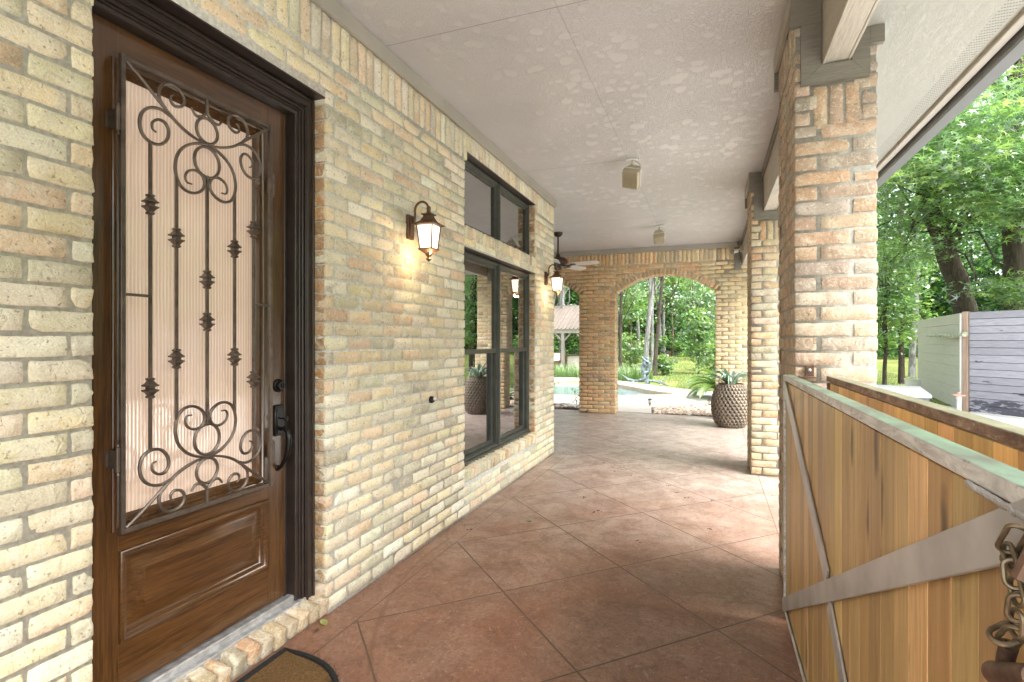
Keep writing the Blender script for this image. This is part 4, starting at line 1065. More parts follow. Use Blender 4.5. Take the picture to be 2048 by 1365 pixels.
def limb(mb, p0, p1, r0, r1, r, n=6, wob=.06, seg=7):
    p0, p1 = Vector(p0), Vector(p1); L_ = (p1-p0).length; pts = []
    for i in range(n+1):
        t_ = i/n; p = p0.lerp(p1, t_); 
        if 0 < i < n: p += Vector(r.randn(3))*wob*L_*.5
        pts.append(p)
    mb.tube(pts, [r0+(r1-r0)*i/n for i in range(n+1)], seg, cap=True); return pts

def tree(name, base, top, rad, label, cat='tree', bark='bark_pale', crown=None, group=None, seed=1, trunk_pts=None, leafsize=.22, shape='clump', leafmat='leaf_far', w=None, limbs=True, greens=GREENS):
    """crown = (centre, radii, number of sprays, leaves per spray, spray radius)"""
    r = np.random.RandomState(seed); base = Vector(base)
    t = empty(name, base, label, cat, group); inv = Matrix.Translation(base).inverted()
    mb = MB()
    pts = trunk_pts or [base+Vector((0, 0, -.15))]+[base.lerp(Vector(top), q)+Vector((r.randn()*.02, r.randn()*.02, 0))*rad*8 for q in (.03, .12, .25, .4, .55, .7, .85, 1)]
    pts = [Vector(p) for p in pts]; n = len(pts)
    rr = [rad*1.5, rad*1.15]+[rad*(1-.75*i/(n-1)) for i in range(2, n)]
    mb.tube(pts, rr[:n], 12)
    if crown:
        C, RR, ns, per, sr = crown; C = np.array(C, float); RR = np.array(RR, float)
        u = r.randn(ns, 3); u /= np.linalg.norm(u, axis=1, keepdims=True); q = r.rand(ns, 1)**.45
        cc = C+u*q*RR*(1+.25*np.sin(u[:, :1]*5+seed)*np.cos(u[:, 1:2]*4))
        if limbs:
            for i in range(min(ns, 26)):
                k = int(n*.45+r.rand()*n*.5); k = min(k, n-1); limb(mb, pts[k], cc[r.randint(ns)], rad*.28*(1-.5*k/n), rad*.05, r, 5, .10, 5)
    o = mb.build('trunk', M[bark], smooth=True); o.parent = t; o.matrix_parent_inverse = inv
    if crown:
        Cn, N, S, col = sprays(r, cc, per, sr, sr*.16, leafsize, w=w, greens=greens)
        o = leaf_mesh('crown', Cn, N, S, col, M[leafmat], None, shape, r); o.parent = t; o.matrix_parent_inverse = inv
    return t

# ================================================================ woodland behind everything (one far mass)
r = np.random.RandomState(8)
def belt(n, az0, az1, r0, r1, z1, per, rad, size, w=None, zmin=.3, holes=.46):
    out = []
    while len(out) < n:
        m = 4000; az = np.radians(r.uniform(az0, az1, m)); rr = r.uniform(r0, r1, m); z = zmin+(z1-zmin)*r.rand(m)**.9
        x, y = np.sin(az)*rr, np.cos(az)*rr
        f = np.sin(x*.55+1)*np.cos(y*.6)+.7*np.sin(z*.8+x*.3)+.6*np.cos(z*.5-y*.4)+r.rand(m)*1.4-.7
        out += [(a, b, c+ground_z(a, b)) for a, b, c, g_ in zip(x, y, z, f) if g_ > holes-.9]
    return sprays(r, np.array(out[:n]), per, rad, rad*.22, size, w=w, vs=.5)
parts_ = [belt(2300, -30, 30, 42, 52, 9, 34, 1.2, .30, w=np.array([3, 3, 3, 1.4, 3, 3.])), belt(1500, -30, 32, 52, 66, 19, 36, 2.0, .55, w=np.array([5, 3, 1, .4, 6, 1.])),
          belt(2300, 30, 100, 24, 40, 12, 36, 1.2, .27, w=np.array([3, 4, 4, 2.5, 1.5, 3.])), belt(1300, 28, 105, 40, 52, 18, 36, 2.0, .50),
          belt(900, -70, -30, 40, 55, 16, 30, 2.0, .5), belt(500, 100, 190, 26, 42, 14, 30, 2.0, .5)]
C_, N_, S_, K_ = (np.concatenate([p[i] for p in parts_]) for i in range(4))
tag(leaf_mesh('woodland', C_, N_, S_, K_, M['leaf_far'], None, 'clump', r), 'dense green woodland closing the view behind lawn and fence', 'woodland', kind='stuff')
# low undergrowth along the wood's edge
C1_, N1_, S1_, K1_ = belt(1300, -28, 24, 38, 46, 1.5, 30, .8, .22, w=np.array([3, 4, 3, 2, 4, 2.]), zmin=.0, holes=.3)
tag(leaf_mesh('undergrowth', C1_, N1_, S1_, K1_, M['leaf_far'], None, 'clump', r), 'low leafy undergrowth along the edge of the wood', 'undergrowth', kind='stuff')

# ---- the trees one can tell apart through the main arch
def gz(p): return Vector((p[0], p[1], ground_z(p[0], p[1])))
def tree_at(u0, u1, d, rad, label, bark='bark_pale', zc=9, cr=(2.6, 2.6, 2.4), ns=60, seed=1, name='tree', H=13, v1=560, **kw):
    b = at(u0, 740, d); b = gz(b); t_ = at(u1, v1, d); k = (H-b.z)/(t_.z-b.z); top = b+(t_-b)*k
    pts = [b+Vector((0, 0, -.2))]+[b+(top-b)*q for q in (.015, .05, .12, .25, .4, .6, .8, 1)]
    rr = np.random.RandomState(seed); pts = [p+Vector((rr.randn()*rad*.25, rr.randn()*rad*.25, 0)) if i > 2 else p for i, p in enumerate(pts)]
    return tree(name, b, top, rad, label, bark=bark, crown=((top.x, top.y, max(zc, b.z+H*.8)), cr, ns, 30, .9), seed=seed, trunk_pts=pts, **kw)
tree_at(1308, 1325, 20.8, .105, 'leaning dark brown tree rising just behind the bronze sculpture', 'bark', seed=31, H=9)
tree_at(1290, 1303, 24.2, .15, 'thickest pale grey trunk leaning right, left of the dark leaning tree', seed=32)
tree_at(1304, 1307, 26, .085, 'slim whitish trunk standing close between the thick pale trunk and the dark leaning tree', seed=33)
tree_at(1278, 1274, 36, .17, 'pale straight trunk standing alone in the left half of the main arch', seed=34)
tree_at(1324, 1316, 40, .19, 'pale trunk at the wood edge just right of the dark leaning tree', seed=35)
tree_at(1425, 1423, 40, .20, 'pale grey trunk seen at the right edge of the main arch', seed=36)
tree_at(1241, 1240, 23, .09, 'thin dark ivy clad trunk at the left edge of the main arch', 'bark', seed=37, H=8)
tree_at(1122, 1120, 38, .22, 'pale trunk rising behind the metal roof of the pavilion', seed=38)
# understorey boughs: small individual trees with leaves down low
def small_tree(u, v, d, h, cr, label, seed, ns=46, per=34, sz=.13, w=None, rad=.03, name='sapling', cat='sapling', zc=.62, sr=.38, bark='bark_brown', shape='clump'):
    b = gz(at(u, v, d)); top = b+Vector((0, 0, h))
    return tree(name, b, top, rad, label, cat, bark, ((b.x, b.y, b.z+h*zc), (cr, cr, h*(1-zc)*1.02), ns, per, sr), seed=seed, leafsize=sz, leafmat='leaf', w=w, shape=shape)
BR = np.array([1, 2, 4, 4, .5, 1.])
small_tree(1397, 745, 22, 2.9, .62, 'young bright green tree on a thin dark stem right of the main arch lawn', 51, 60, w=np.array([1, 3, 4, 2, 1, 3.]), zc=.55, sz=.12)
small_tree(1428, 742, 24, 1.5, .75, 'yellow green bush beside the right edge of the main arch', 52, 60, w=np.array([0, 1, 3, 6, 0, 0.]), name='bush', cat='bush', zc=.45, sz=.10)
small_tree(1326, 748, 21.2, .85, .38, 'small round green shrub right of the dark leaning trunk', 53, 40, w=BR, name='shrub', cat='shrub', zc=.45, sz=.09, sr=.2)
small_tree(1262, 740, 27, 1.5, .95, 'loose pale green bush behind the reeds left of the sculpture', 54, 46, w=BR, name='bush', cat='bush', zc=.5, sz=.13)
small_tree(1262, 735, 30, 4.8, 1.6, 'light green understorey tree in front of the straight pale trunk', 55, 55, w=BR, zc=.7, sz=.16, rad=.06, sr=.55, name='small_tree', cat='tree')
small_tree(1385, 725, 33, 5.6, 2.0, 'light green understorey tree behind the young tree in the main arch', 56, 70, w=np.array([1, 3, 4, 2, 1, 3.]), zc=.68, sz=.16, rad=.07, sr=.6, name='small_tree', cat='tree')
small_tree(1345, 720, 37, 7.0, 2.2, 'yellowish understorey tree in the middle of the main arch', 57, 60, w=BR, zc=.78, sz=.18, rad=.08, sr=.6, name='small_tree', cat='tree')
small_tree(1240, 722, 34, 6.0, 2.0, 'dark leafy tree filling the left edge of the main arch', 58, 60, w=np.array([4, 3, 2, 0, 2, 1.]), zc=.7, sz=.17, rad=.08, sr=.6, name='small_tree', cat='tree')
mb = MB(); rr_ = np.random.RandomState(4); a, b = gz(at(1318, 709, 39)), gz(at(1374, 709, 39.5)); limb(mb, a+Vector((0, 0, .1)), b+Vector((0, 0, .12)), .16, .11, rr_, 8, .01)
tag(mb.build('fallen_log', M['bark_brown'], smooth=True), 'long fallen log lying at the far edge of the lawn', 'log')

# ================================================================ grass, reeds, palm and bed plants
def blades(name, pts, h, wd, lean, cols, mat, parent=None, r=None, arch=.4, seg=4):
    r = r or np.random.RandomState(2); n = len(pts); P = np.array(pts); a = r.rand(n)*2*np.pi; H = h*(.55+.6*r.rand(n)); ln = lean*(.3+r.rand(n))*H
    d = np.stack([np.cos(a), np.sin(a)], 1); s_ = np.stack([-np.sin(a), np.cos(a)], 1); V = []
    for k in range(seg+1):
        t_ = k/seg; c = P[:, :2]+d*(ln*t_**2)[:, None]; z = P[:, 2]+H*(t_-arch*lean*t_**3); ww = wd*(1-t_**1.6)*.5
        for q in (-1, 1): V.append(np.concatenate([c+s_*q*ww, z[:, None]], 1))
    V = np.stack(V, 1); m = 2*(seg+1); F = np.array([(2*k, 2*k+1, 2*k+3, 2*k+2) for k in range(seg)])
    C = np.array(cols)[r.randint(0, len(cols), n)]*(1+.2*r.randn(n, 1)); C = np.concatenate([np.clip(C, .01, .8), np.zeros((n, 1))], 1)
    return np_mesh(name, V.reshape(-1, 3), (F[None]+(np.arange(n)*m)[:, None, None]).reshape(-1, 4), mat, parent, np.repeat(C, m, 0))
r = np.random.RandomState(12)
GC = [(.12, .21, .045), (.18, .28, .065), (.09, .16, .03), (.24, .29, .10), (.28, .29, .13)]
gp = []
while len(gp) < 46000:
    x, y = r.uniform(-5, 7), 12+26*r.rand()**1.5
    if inside(DECK, x, y) or (x < -1 and y < 18) or (x > 2 and y < 13.3): continue
    if math.sin(x*1.3+y*.5)+math.sin(y*.9-x)+r.rand()*2 < -.3: continue
    gp.append((x, y, ground_z(x, y)))
tag(blades('lawn_grass', gp, .07, .012, .5, GC, M['leaf_far'], None, r, seg=2), 'short sunlit grass growing on the lawn', 'grass', kind='stuff')
def clump(name, cx, cy, rx, ry, n, h, label, cat, cols, wd=.012, seed=3, lean=.35, z=0, seg=4):
    q = np.random.RandomState(seed); t = empty(name, (cx, cy, z), label, cat)
    a = q.rand(n)*6.283; rr = np.sqrt(q.rand(n)); P = np.stack([cx+np.cos(a)*rr*rx, cy+np.sin(a)*rr*ry, np.full(n, z)], 1)
    o = blades('leaves', P, h, wd, lean, cols, M['leaf'], None, q, seg=seg); o.parent = t; o.matrix_parent_inverse = Matrix.Translation(t.location).inverted(); return t
RC = [(.09, .21, .03), (.14, .28, .035), (.20, .32, .05), (.07, .16, .03)]
clump('reed_clump', -2.85, 18.55, 1.0, .42, 1500, .62, 'tall green reeds behind the pool left of the sculpture', 'reeds', RC, seed=3, z=-.02)
clump('reed_clump', -5.0, 19.5, 1.3, .45, 1700, .60, 'bright green reeds behind the pool seen through the left arch', 'reeds', RC, seed=4, z=-.02)
clump('ornamental_grass', -3.35, 10.45, .22, .15, 190, .36, 'tuft of drooping grass in the bed by the house corner', 'grass tuft', [(.10, .22, .03), (.16, .30, .04), (.28, .30, .12)], .012, 5, .9, .02)
# sago palm and a smaller one
def sago(x, y, z, n, L_, label, seed, trunk=.25):
    q = np.random.RandomState(seed); t = empty('sago_palm', (x, y, z), label, 'palm'); inv = Matrix.Translation(t.location).inverted()
    mb = MB(); prof = []
    for i in range(14): prof.append((.11+.025*(i % 2)-.003*i, i*trunk/13))
    mb.lathe(prof, 12, (x, y, z)); o = mb.build('trunk', M['bark_brown'], smooth=False); o.parent = t; o.matrix_parent_inverse = inv
    for i in range(n):
        az = 2.4*i+q.randn()*.1; el = R(15+65*(i/n)); Lf = L_*(.8+.3*q.rand()); pts = []; p = Vector((x, y, z+trunk)); e = el; m = 13
        for k in range(m):
            pts.append(p.copy()); st = Lf/m; p = p+Vector((math.cos(az)*math.cos(e), math.sin(az)*math.cos(e), math.sin(e)))*st; e -= R(8.0)
        V = []; F = []; side = Vector((-math.sin(az), math.cos(az), 0))
        mb = MB(); gcol = (.11+q.rand()*.06, .235+q.rand()*.08, .035, 0)
        mb.tube(pts, [.007]*m, 4, col=(.20, .26, .06, 0))
        for k in range(1, m*4-2):
            f = k/4; i0 = min(int(f), m-2); c = pts[i0].lerp(pts[i0+1], f-i0); tg = (pts[i0+1]-pts[i0]).normalized(); w_ = .17*L_*math.sin(math.pi*min(1, .12+k/(m*4)))**.6*1.25
            up = side.cross(tg).normalized()
            if up.z < 0: up = -up
            for s_ in (-1, 1):
                dr = (side*s_+tg*.55+up*.28).normalized(); tip = c+dr*w_; a_ = c-tg*.016; b_ = c+tg*.016
                mb.add([a_, b_, tip], [(0, 1, 2)], col=gcol)
        o = mb.build('frond', M['leaf']); o.parent = t; o.matrix_parent_inverse = inv
    return t
sago(.15, 13.3, -.02, 22, 1.05, 'large sago palm with arching fronds right of the lawn in the main arch', 3, .22)
sago(.52, 11.25, 0, 7, .42, 'small sago palm in the gravel beside the path light', 5, .08)
# climbing sprig by the left arch
def plant(name, base, h, n, label, seed, cat='plant', sp=.16, size=.06):
    q = np.random.RandomState(seed); t = empty(name, base, label, cat); inv = Matrix.Translation(t.location).inverted(); mb = MB(); cc = []
    for i in range(n):
        tip = Vector(base)+Vector((q.randn()*sp, q.randn()*sp, h*(.5+.5*q.rand()))); pts = limb(mb, base, tip, .006, .002, q, 5, .08, 4); cc += [p for p in pts[2:]]
    o = mb.build('stems', M['bark_brown']); o.parent = t; o.matrix_parent_inverse = inv
    C, N, S, col = sprays(q, np.array([p[:] for p in cc]), 4, .06, .03, size, w=np.array([2, 4, 3, 1, 0, 1.]))
    o = leaf_mesh('leaves', C, N, S, col, M['leaf'], None, 'dia', q); o.parent = t; o.matrix_parent_inverse = inv; return t
plant('rose_bush', (-3.28, 10.62, .02), .62, 5, 'thin leafy stems growing in front of the pool at the left arch', 7)
plant('rose_bush', (-2.62, 10.75, .02), .55, 2, 'single leafy stem half hidden behind the brick pier between the arches', 8, sp=.06)
#=PART4=
# ================================================================ pavilion beyond the pool
gx, gy, ggz = -8.15, 30.2, ground_z(-8.15, 30.2)
pav = empty('garden_pavilion', (gx, gy, ggz), 'open garden pavilion with tan standing seam metal roof on grey wooden posts', 'pavilion'); inv = Matrix.Translation(pav.location).inverted()
def pp(o): o.parent = pav; o.matrix_parent_inverse = inv; return o
mb = MB(); X0, X1, Yf, Yr = gx-2.6, gx+1.6, gy-.5, gy+3.0; ze, zr = 2.04, 3.62
mb.add([(X0, Yf, ze), (X1, Yf, ze), (X1, Yr, zr), (X0, Yr, zr), (X0, Yf, ze-.04), (X1, Yf, ze-.04), (X1, Yr, zr-.04), (X0, Yr, zr-.04), (X0, 2*Yr-Yf, ze), (X1, 2*Yr-Yf, ze)],
       [(0, 1, 2, 3), (4, 7, 6, 5), (0, 4, 5, 1), (1, 5, 6, 2), (3, 7, 4, 0), (3, 2, 9, 8)])
x = X0
while x <= X1+.01:
    mb.obox(((x), (Yf+Yr)/2, (ze+zr)/2+.03), [(1, 0, 0), (0, Yr-Yf, zr-ze), (0, -(zr-ze), Yr-Yf)], (.022, math.hypot(Yr-Yf, zr-ze)/2, .035)); x += .24
pp(mb.build('roof', M['roof_metal']))
mb = MB(); mb.box(X0+.05, X1-.05, Yf+.05, Yf+.2, ze-.24, ze-.045); pp(mb.build('beam', M['grey_wood']))
for px_ in (gx-2.2, gx+.08, gx+1.35):
    mb = MB(); mb.box(px_-.09, px_+.09, Yf+.05, Yf+.22, ggz-.1, ze-.245, .01)
    for s_ in (-1, 1): mb.tube([(px_, Yf+.13, ze-.75), (px_+s_*.45, Yf+.13, ze-.27)], .05, 4)
    pp(mb.build('post', M['grey_wood']))
mb = MB(); mb.box(gx+.22, gx+2.3, gy+.1, gy+.8, ggz-.1, .50, .02); pp(mb.build('stone_counter', M['block']))
mb = MB(); mb.box(gx+.15, gx+2.35, gy+.0, gy+.9, .502, .56, .01); pp(mb.build('counter_top', M['bark_brown']))
mb = MB(); mb.box(gx-2.4, gx-.12, gy+.6, gy+1.2, ggz-.1, .56, .02); pp(mb.build('bar_cabinet', mat_plain('brown_cabinet', (.24, .13, .07), .6)))
def bistro(x, y, z):
    t = empty('garden_chair', (x, y, z), 'pale metal garden chair in front of the brown bar cabinet of the pavilion', 'chair'); inv = Matrix.Translation(t.location).inverted()
    mb = MB(); mb.box(x-.22, x+.22, y-.2, y+.2, z+.42, z+.45, .01); a = mb.build('seat', M['white'])
    mb = MB(); mb.box(x-.22, x+.22, y+.2, y+.23, z+.45, z+.86, .01); b = mb.build('backrest', M['white'])
    L = [a, b]
    for sx in (-1, 1):
        for sy in (-1, 1): mb = MB(); mb.tube([(x+sx*.2, y+sy*.18, z+.42), (x+sx*.23, y+sy*.22, z)], .016, 6); L.append(mb.build('leg', M['iron']))
    for o in L: o.parent = t; o.matrix_parent_inverse = inv
bistro(gx-.42, gy-.15, ggz)

# ================================================================ bronze sculpture: two children climbing on a branch
def skin_fig(name, J, E, mat, sub=1):
    me = bpy.data.meshes.new(name); me.from_pydata([j[0] for j in J], E, [])
    o = bpy.data.objects.new(name, me); COL.objects.link(o); me.materials.append(mat)
    sk = o.modifiers.new('skin', 'SKIN'); sk.use_smooth_shade = True
    for i, j in enumerate(J):
        d = me.skin_vertices[0].data[i]; d.radius = (j[1], j[1]*(j[2] if len(j) > 2 else 1))
    me.skin_vertices[0].data[0].use_root = True
    sb = o.modifiers.new('sub', 'SUBSURF'); sb.levels = sub; sb.render_levels = sub
    return o
sb_ = at(1293, 768, 16.6); sx0, sy0 = sb_.x, sb_.y
sc_ = empty('bronze_sculpture', (sx0, sy0, -.02), 'blue green bronze sculpture of two children climbing on a branch beside the pool', 'sculpture'); inv = Matrix.Translation(sc_.location).inverted()
def child(o, yaw, arm1, arm2, leg1, leg2, s=1.0):
    c, s_ = math.cos(yaw), math.sin(yaw)
    def T(p): return (o[0]+(p[0]*c-p[1]*s_)*s, o[1]+(p[0]*s_+p[1]*c)*s, o[2]+p[2]*s)
    J = [((0, 0, 0), .062, .8), ((0, 0, .10), .058, .8), ((.01, 0, .20), .062, .75), ((.02, 0, .27), .04), ((.03, 0, .31), .028), ((.035, 0, .355), .055), ((.035, 0, .41), .050)]
    E = [(0, 1), (1, 2), (2, 3), (3, 4), (4, 5), (5, 6)]
    for a, sg in ((arm1, 1), (arm2, -1)):
        n = len(J); J += [((.02, sg*.075, .255), .028), (a[0], .022), (a[1], .017), (a[2], .018)]; E += [(3, n), (n, n+1), (n+1, n+2), (n+2, n+3)]
    for l, sg in ((leg1, 1), (leg2, -1)):
        n = len(J); J += [((0, sg*.045, -.04), .046), (l[0], .036), (l[1], .024), (l[2], .026)]; E += [(0, n), (n, n+1), (n+1, n+2), (n+2, n+3)]
    return [(T(j[0]), j[1]*s*1.3)+tuple(j[2:]) for j in J], E
J, E = child((sx0+.05, sy0, .42), R(200), ((.10, .13, .30), (.18, .10, .38), (.22, .08, .42)), ((.10, -.12, .18), (.20, -.08, .16), (.24, -.06, .17)), ((.16, .07, -.06), (.15, .07, -.24), (.20, .07, -.26)), ((.02, -.07, -.20), (-.06, -.07, -.36), (.00, -.07, -.40)), 1.05)
o = skin_fig('child_figure', J, E, M['patina']); o.parent = sc_; o.matrix_parent_inverse = inv
J, E = child((sx0-.10, sy0-.06, .40), R(20), ((.14, .10, .26), (.22, .06, .34), (.25, .02, .38)), ((.08, -.14, .16), (.16, -.16, .24), (.20, -.15, .29)), ((.14, .06, -.10), (.06, .06, -.26), (.12, .06, -.29)), ((.06, -.06, -.18), (-.10, -.06, -.26), (-.12, -.06, -.22)), 1.0)
o = skin_fig('child_figure', J, E, M['patina']); o.parent = sc_; o.matrix_parent_inverse = inv
mb = MB(); q = np.random.RandomState(9)
limb(mb, (sx0-.55, sy0-.1, .14), (sx0+.55, sy0+.1, .04), .045, .03, q, 7, .03); limb(mb, (sx0-.55, sy0-.1, .14), (sx0-.75, sy0-.2, .30), .03, .012, q, 4, .06)
limb(mb, (sx0+.02, sy0, .0), (sx0+.02, sy0+.02, .42), .06, .045, q, 5, .02); limb(mb, (sx0+.4, sy0+.1, .05), (sx0+.7, sy0-.2, -.01), .03, .012, q, 4, .06); limb(mb, (sx0+.2, sy0, .08), (sx0+.62, sy0+.2, .17), .025, .01, q, 4, .06)
limb(mb, (sx0-.35, sy0-.1, .12), (sx0-.5, sy0-.3, -.02), .03, .02, q, 4, .04)
o = mb.build('branch_base', M['patina'], smooth=True); o.parent = sc_; o.matrix_parent_inverse = inv

# ================================================================ path lights
def path_light(x, y, z, label, s=1.0):
    t = empty('path_light', (x, y, z), label, 'path light', 'small path lights beside the pool deck'); inv = Matrix.Translation(t.location).inverted()
    mb = MB(); mb.lathe([(.012*s, -.03), (.012*s, .04*s), (.03*s, .045*s), (.03*s, .055*s)], 10, (x, y, z)); a = mb.build('stem', M['black_metal'])
    mb = MB(); mb.lathe([(.024*s, .056*s), (.026*s, .13*s)], 10, (x, y, z)); b = mb.build('lens', M['white'])
    mb = MB()
    for k in range(4): an = k*math.pi/2+.4; mb.tube([(x+math.cos(an)*.031*s, y+math.sin(an)*.031*s, z+.05*s), (x+math.cos(an)*.031*s, y+math.sin(an)*.031*s, z+.135*s)], .003*s, 4)
    mb.lathe([(.046*s, .132*s), (.042*s, .142*s), (.02*s, .150*s), (.004*s, .152*s)], 12, (x, y, z)); c = mb.build('cap', M['black_metal'])
    for o in (a, b, c): o.parent = t; o.matrix_parent_inverse = inv
path_light(-1.20, 11.30, .01, 'dark path light at the near corner of the gravel bed')
path_light(-1.40, 16.25, -.02, 'small path light in the grass behind the pool edge')
p = at(1419, 797, 10.9); path_light(p.x, p.y, 0, 'pale path light in the gravel next to the small palm')

# ================================================================ side yard: boarded fences, post, lid, pipe, tub
def fence_run(name, a, b, z0, z1, n, mat, label, cat, th=.03, gap=.008, cols=None, seed=1, parts=None):
    a, b = Vector((*a, 0)), Vector((*b, 0)); q = np.random.RandomState(seed); t = empty(name, a, label, cat); inv = Matrix.Translation(a).inverted()
    u = (b-a).normalized(); w = Vector((u.y, -u.x, 0)); L_ = (b-a).length; h = (z1-z0)/n; mb = MB()
    for i in range(n):
        zc = z0+(i+.5)*h; c = (a+b)/2+Vector((0, 0, zc))+w*(q.randn()*.002); k = 1+q.randn()*.09
        mb.obox(c, [u, w, (0, 0, 1)], (L_/2, th/2, h/2-gap/2), .003, (k, k, k, q.rand()))
    o = mb.build('boards', mat); o.parent = t; o.matrix_parent_inverse = inv
    mb = MB(); c = (a+b)/2+Vector((0, 0, (z0+z1)/2))-w*(th/2+.025)*(-1 if w.dot(Vector((0, 0, 0))-a) < 0 else 1); mb.obox(c, [u, w, (0, 0, 1)], (L_/2-.02, .02, (z1-z0)/2-.03))
    o = mb.build('backing', M['black_metal']); o.parent = t; o.matrix_parent_inverse = inv
    return t, u, w
A1 = (4.545, 12.40); A2 = (6.3, 10.22)
t_, u_, w_ = fence_run('board_fence', A1, A2, .02, 1.895, 14, M['fence'], 'blue grey fence of horizontal boards with dark stains near its foot', 'fence', seed=2)
mb = MB(); pc = Vector((*A1, 0))-u_*.055; mb.obox((pc.x, pc.y, .94), [u_, w_, (0, 0, 1)], (.045, .05, .965), .006)
o = mb.build('post', M['post_wood']); o.parent = t_; o.matrix_parent_inverse = Matrix.Translation(t_.location).inverted()
mb = MB(); pc2 = pc-u_*.075; mb.obox((pc2.x, pc2.y, .93), [u_, w_, (0, 0, 1)], (.016, .04, .94), .004)
o = mb.build('edge_board', M['white']); o.parent = t_; o.matrix_parent_inverse = Matrix.Translation(t_.location).inverted()
fence_run('panel_screen', (5.25, 17.38), (4.56, 12.66), .0, 1.90, 9, M['panel'], 'green grey wooden screen wall running away behind the blue grey fence', 'screen wall', seed=3, gap=.0015, th=.04)
# lichen covered branch fixed on the screen
mb = MB(); q = np.random.RandomState(3); a, b = at(1856, 672, 12.3), at(1930, 669, 10.0)
limb(mb, a, b, .025, .05, q, 9, .012)
for i in range(6): p = a.lerp(b, .1+.13*i); limb(mb, p, p+Vector((q.randn()*.02, 0, -.07)), .012, .003, q, 3, .05, 5)
tag(mb.build('dead_branch', M['lichen'], smooth=True), 'lichen covered dead branch lying level across the green grey screen', 'branch')
# low covered box / lid
mb = MB(); P_ = [at(1864, 791, 8.3), at(1840, 778.5, 10.0), at(1700, 768, 10.6), at(1700, 781, 8.6)]; zt_ = .50
pl = [(p.x, p.y) for p in P_]
bx = empty('spa_box', (pl[0][0], pl[0][1], 0), 'low flat box with a pale grey lid beyond the gates', 'box'); inv = Matrix.Translation(bx.location).inverted()
mb.prism(pl, 'z', zt_-.045, zt_); o = mb.build('lid', M['pale_lid']); o.parent = bx; o.matrix_parent_inverse = inv
mb = MB(); cx_ = sum(p[0] for p in pl)/4; cy_ = sum(p[1] for p in pl)/4
mb.prism([(cx_+(p[0]-cx_)*.95, cy_+(p[1]-cy_)*.95) for p in pl], 'z', .005, zt_-.047); o = mb.build('body', mat_plain('dark_box', (.14, .15, .17), .7)); o.parent = bx; o.matrix_parent_inverse = inv
p = at(1918, 820, 9.6); mb = MB(); t = empty('standpipe', (p.x, p.y, 0), 'short white plastic pipe with a red cap by the fence post', 'pipe'); inv = Matrix.Translation(t.location).inverted()
mb.lathe([(.034, -.0), (.034, .30), (.042, .30), (.042, .36)], 14, (p.x, p.y, 0)); o = mb.build('pipe', M['white'], smooth=True); o.parent = t; o.matrix_parent_inverse = inv
mb = MB(); mb.lathe([(.10, .362), (.10, .374), (.03, .385), (.03, .41), (.02, .42)], 14, (p.x, p.y, 0)); o = mb.build('cap', mat_plain('faded_red', (.60, .28, .22), .5), smooth=True); o.parent = t; o.matrix_parent_inverse = inv
p = at(1832, 778, 14.2); mb = MB(); mb.lathe([(.17, .0), (.23, .10), (.25, .31), (.262, .32), (.262, .335), (.24, .335), (.22, .12)], 20, (p.x, p.y, 0))
tag(mb.build('tub', M['white'], smooth=True), 'white plastic tub standing in the grass by the end of the screen', 'tub')

# ---- near sweetgum trees behind the fence
def big_tree(name, trunk, radii, limbs_, label, seed, boxes, bark='bark', per=24, size=.135):
    r = np.random.RandomState(seed); base = Vector(trunk[0]); t = empty(name, base, label, 'tree'); inv = Matrix.Translation(base).inverted()
    mb = MB()
    pts = [Vector(p) for p in trunk]; sp = []; sr = []
    for i in range(len(pts)-1):
        for k in range(4): q_ = k/4; sp.append(pts[i].lerp(pts[i+1], q_)+Vector(r.randn(3))*.02); sr.append(radii[i]+(radii[i+1]-radii[i])*q_)
    sp.append(pts[-1]); sr.append(radii[-1]); mb.tube(sp, sr, 16)
    for a, b, r0, r1 in limbs_: limb(mb, a, b, r0, r1, r, 8, .05, 9)
    cs = []
    for (c, rad, n) in boxes:
        u = r.randn(n, 3); u /= np.linalg.norm(u, axis=1, keepdims=True); cc = np.array(c)+u*(r.rand(n, 1)**.4)*np.array(rad); cs.append(cc)
        for i in range(max(3, n//14)):
            j = r.randint(n); k = sp[r.randint(int(len(sp)*.62), len(sp))]; limb(mb, k, cc[j], .035, .008, r, 6, .07, 5)
    o = mb.build('trunk', M[bark], smooth=True); o.parent = t; o.matrix_parent_inverse = inv
    cs = np.concatenate(cs)
    C, N, S, col = sprays(r, cs, per, .48, .06, size, up=1.1, w=np.array([1.5, 4, 4, 2.4, 1.2, 3.]), vs=.3, droop=.25)
    o = leaf_mesh('crown', C, N, S, col, M['leaf'], None, 'star', r); o.parent = t; o.matrix_parent_inverse = inv
    return t
big_tree('sweetgum_tree', [(6.0, 16.2, -.1), (5.95, 16.15, .9), (5.80, 16.07, 2.2), (5.40, 15.92, 3.45), (4.95, 15.6, 4.6), (4.7, 15.2, 4.95)], [.36, .27, .235, .215, .19, .16],
   [((4.7, 15.2, 4.9), (5.2, 14.8, 6.2), .19, .14), ((5.2, 14.8, 6.2), (4.9, 13.9, 8.6), .14, .05), ((4.95, 15.5, 4.7), (3.7, 14.3, 6.6), .10, .03), ((4.7, 15.2, 4.95), (4.2, 15.8, 7.5), .13, .05), ((5.4, 15.9, 3.5), (5.75, 15.3, 4.4), .05, .02)],
   'dark leaning tree trunk behind the screen with broad star leaved crown', 71,
   [((4.3, 13.4, 5.4), (1.7, 1.9, 1.7), 200), ((5.6, 14.0, 5.0), (1.9, 1.5, 1.2), 150), ((4.0, 11.6, 4.9), (1.3, 1.6, .9), 90), ((4.4, 14.0, 8.0), (2.6, 2.6, 1.7), 120), ((3.9, 14.5, 3.8), (1.1, 1.6, 1.0), 60), ((5.2, 12.6, 2.45), (.8, .8, .28), 22)])
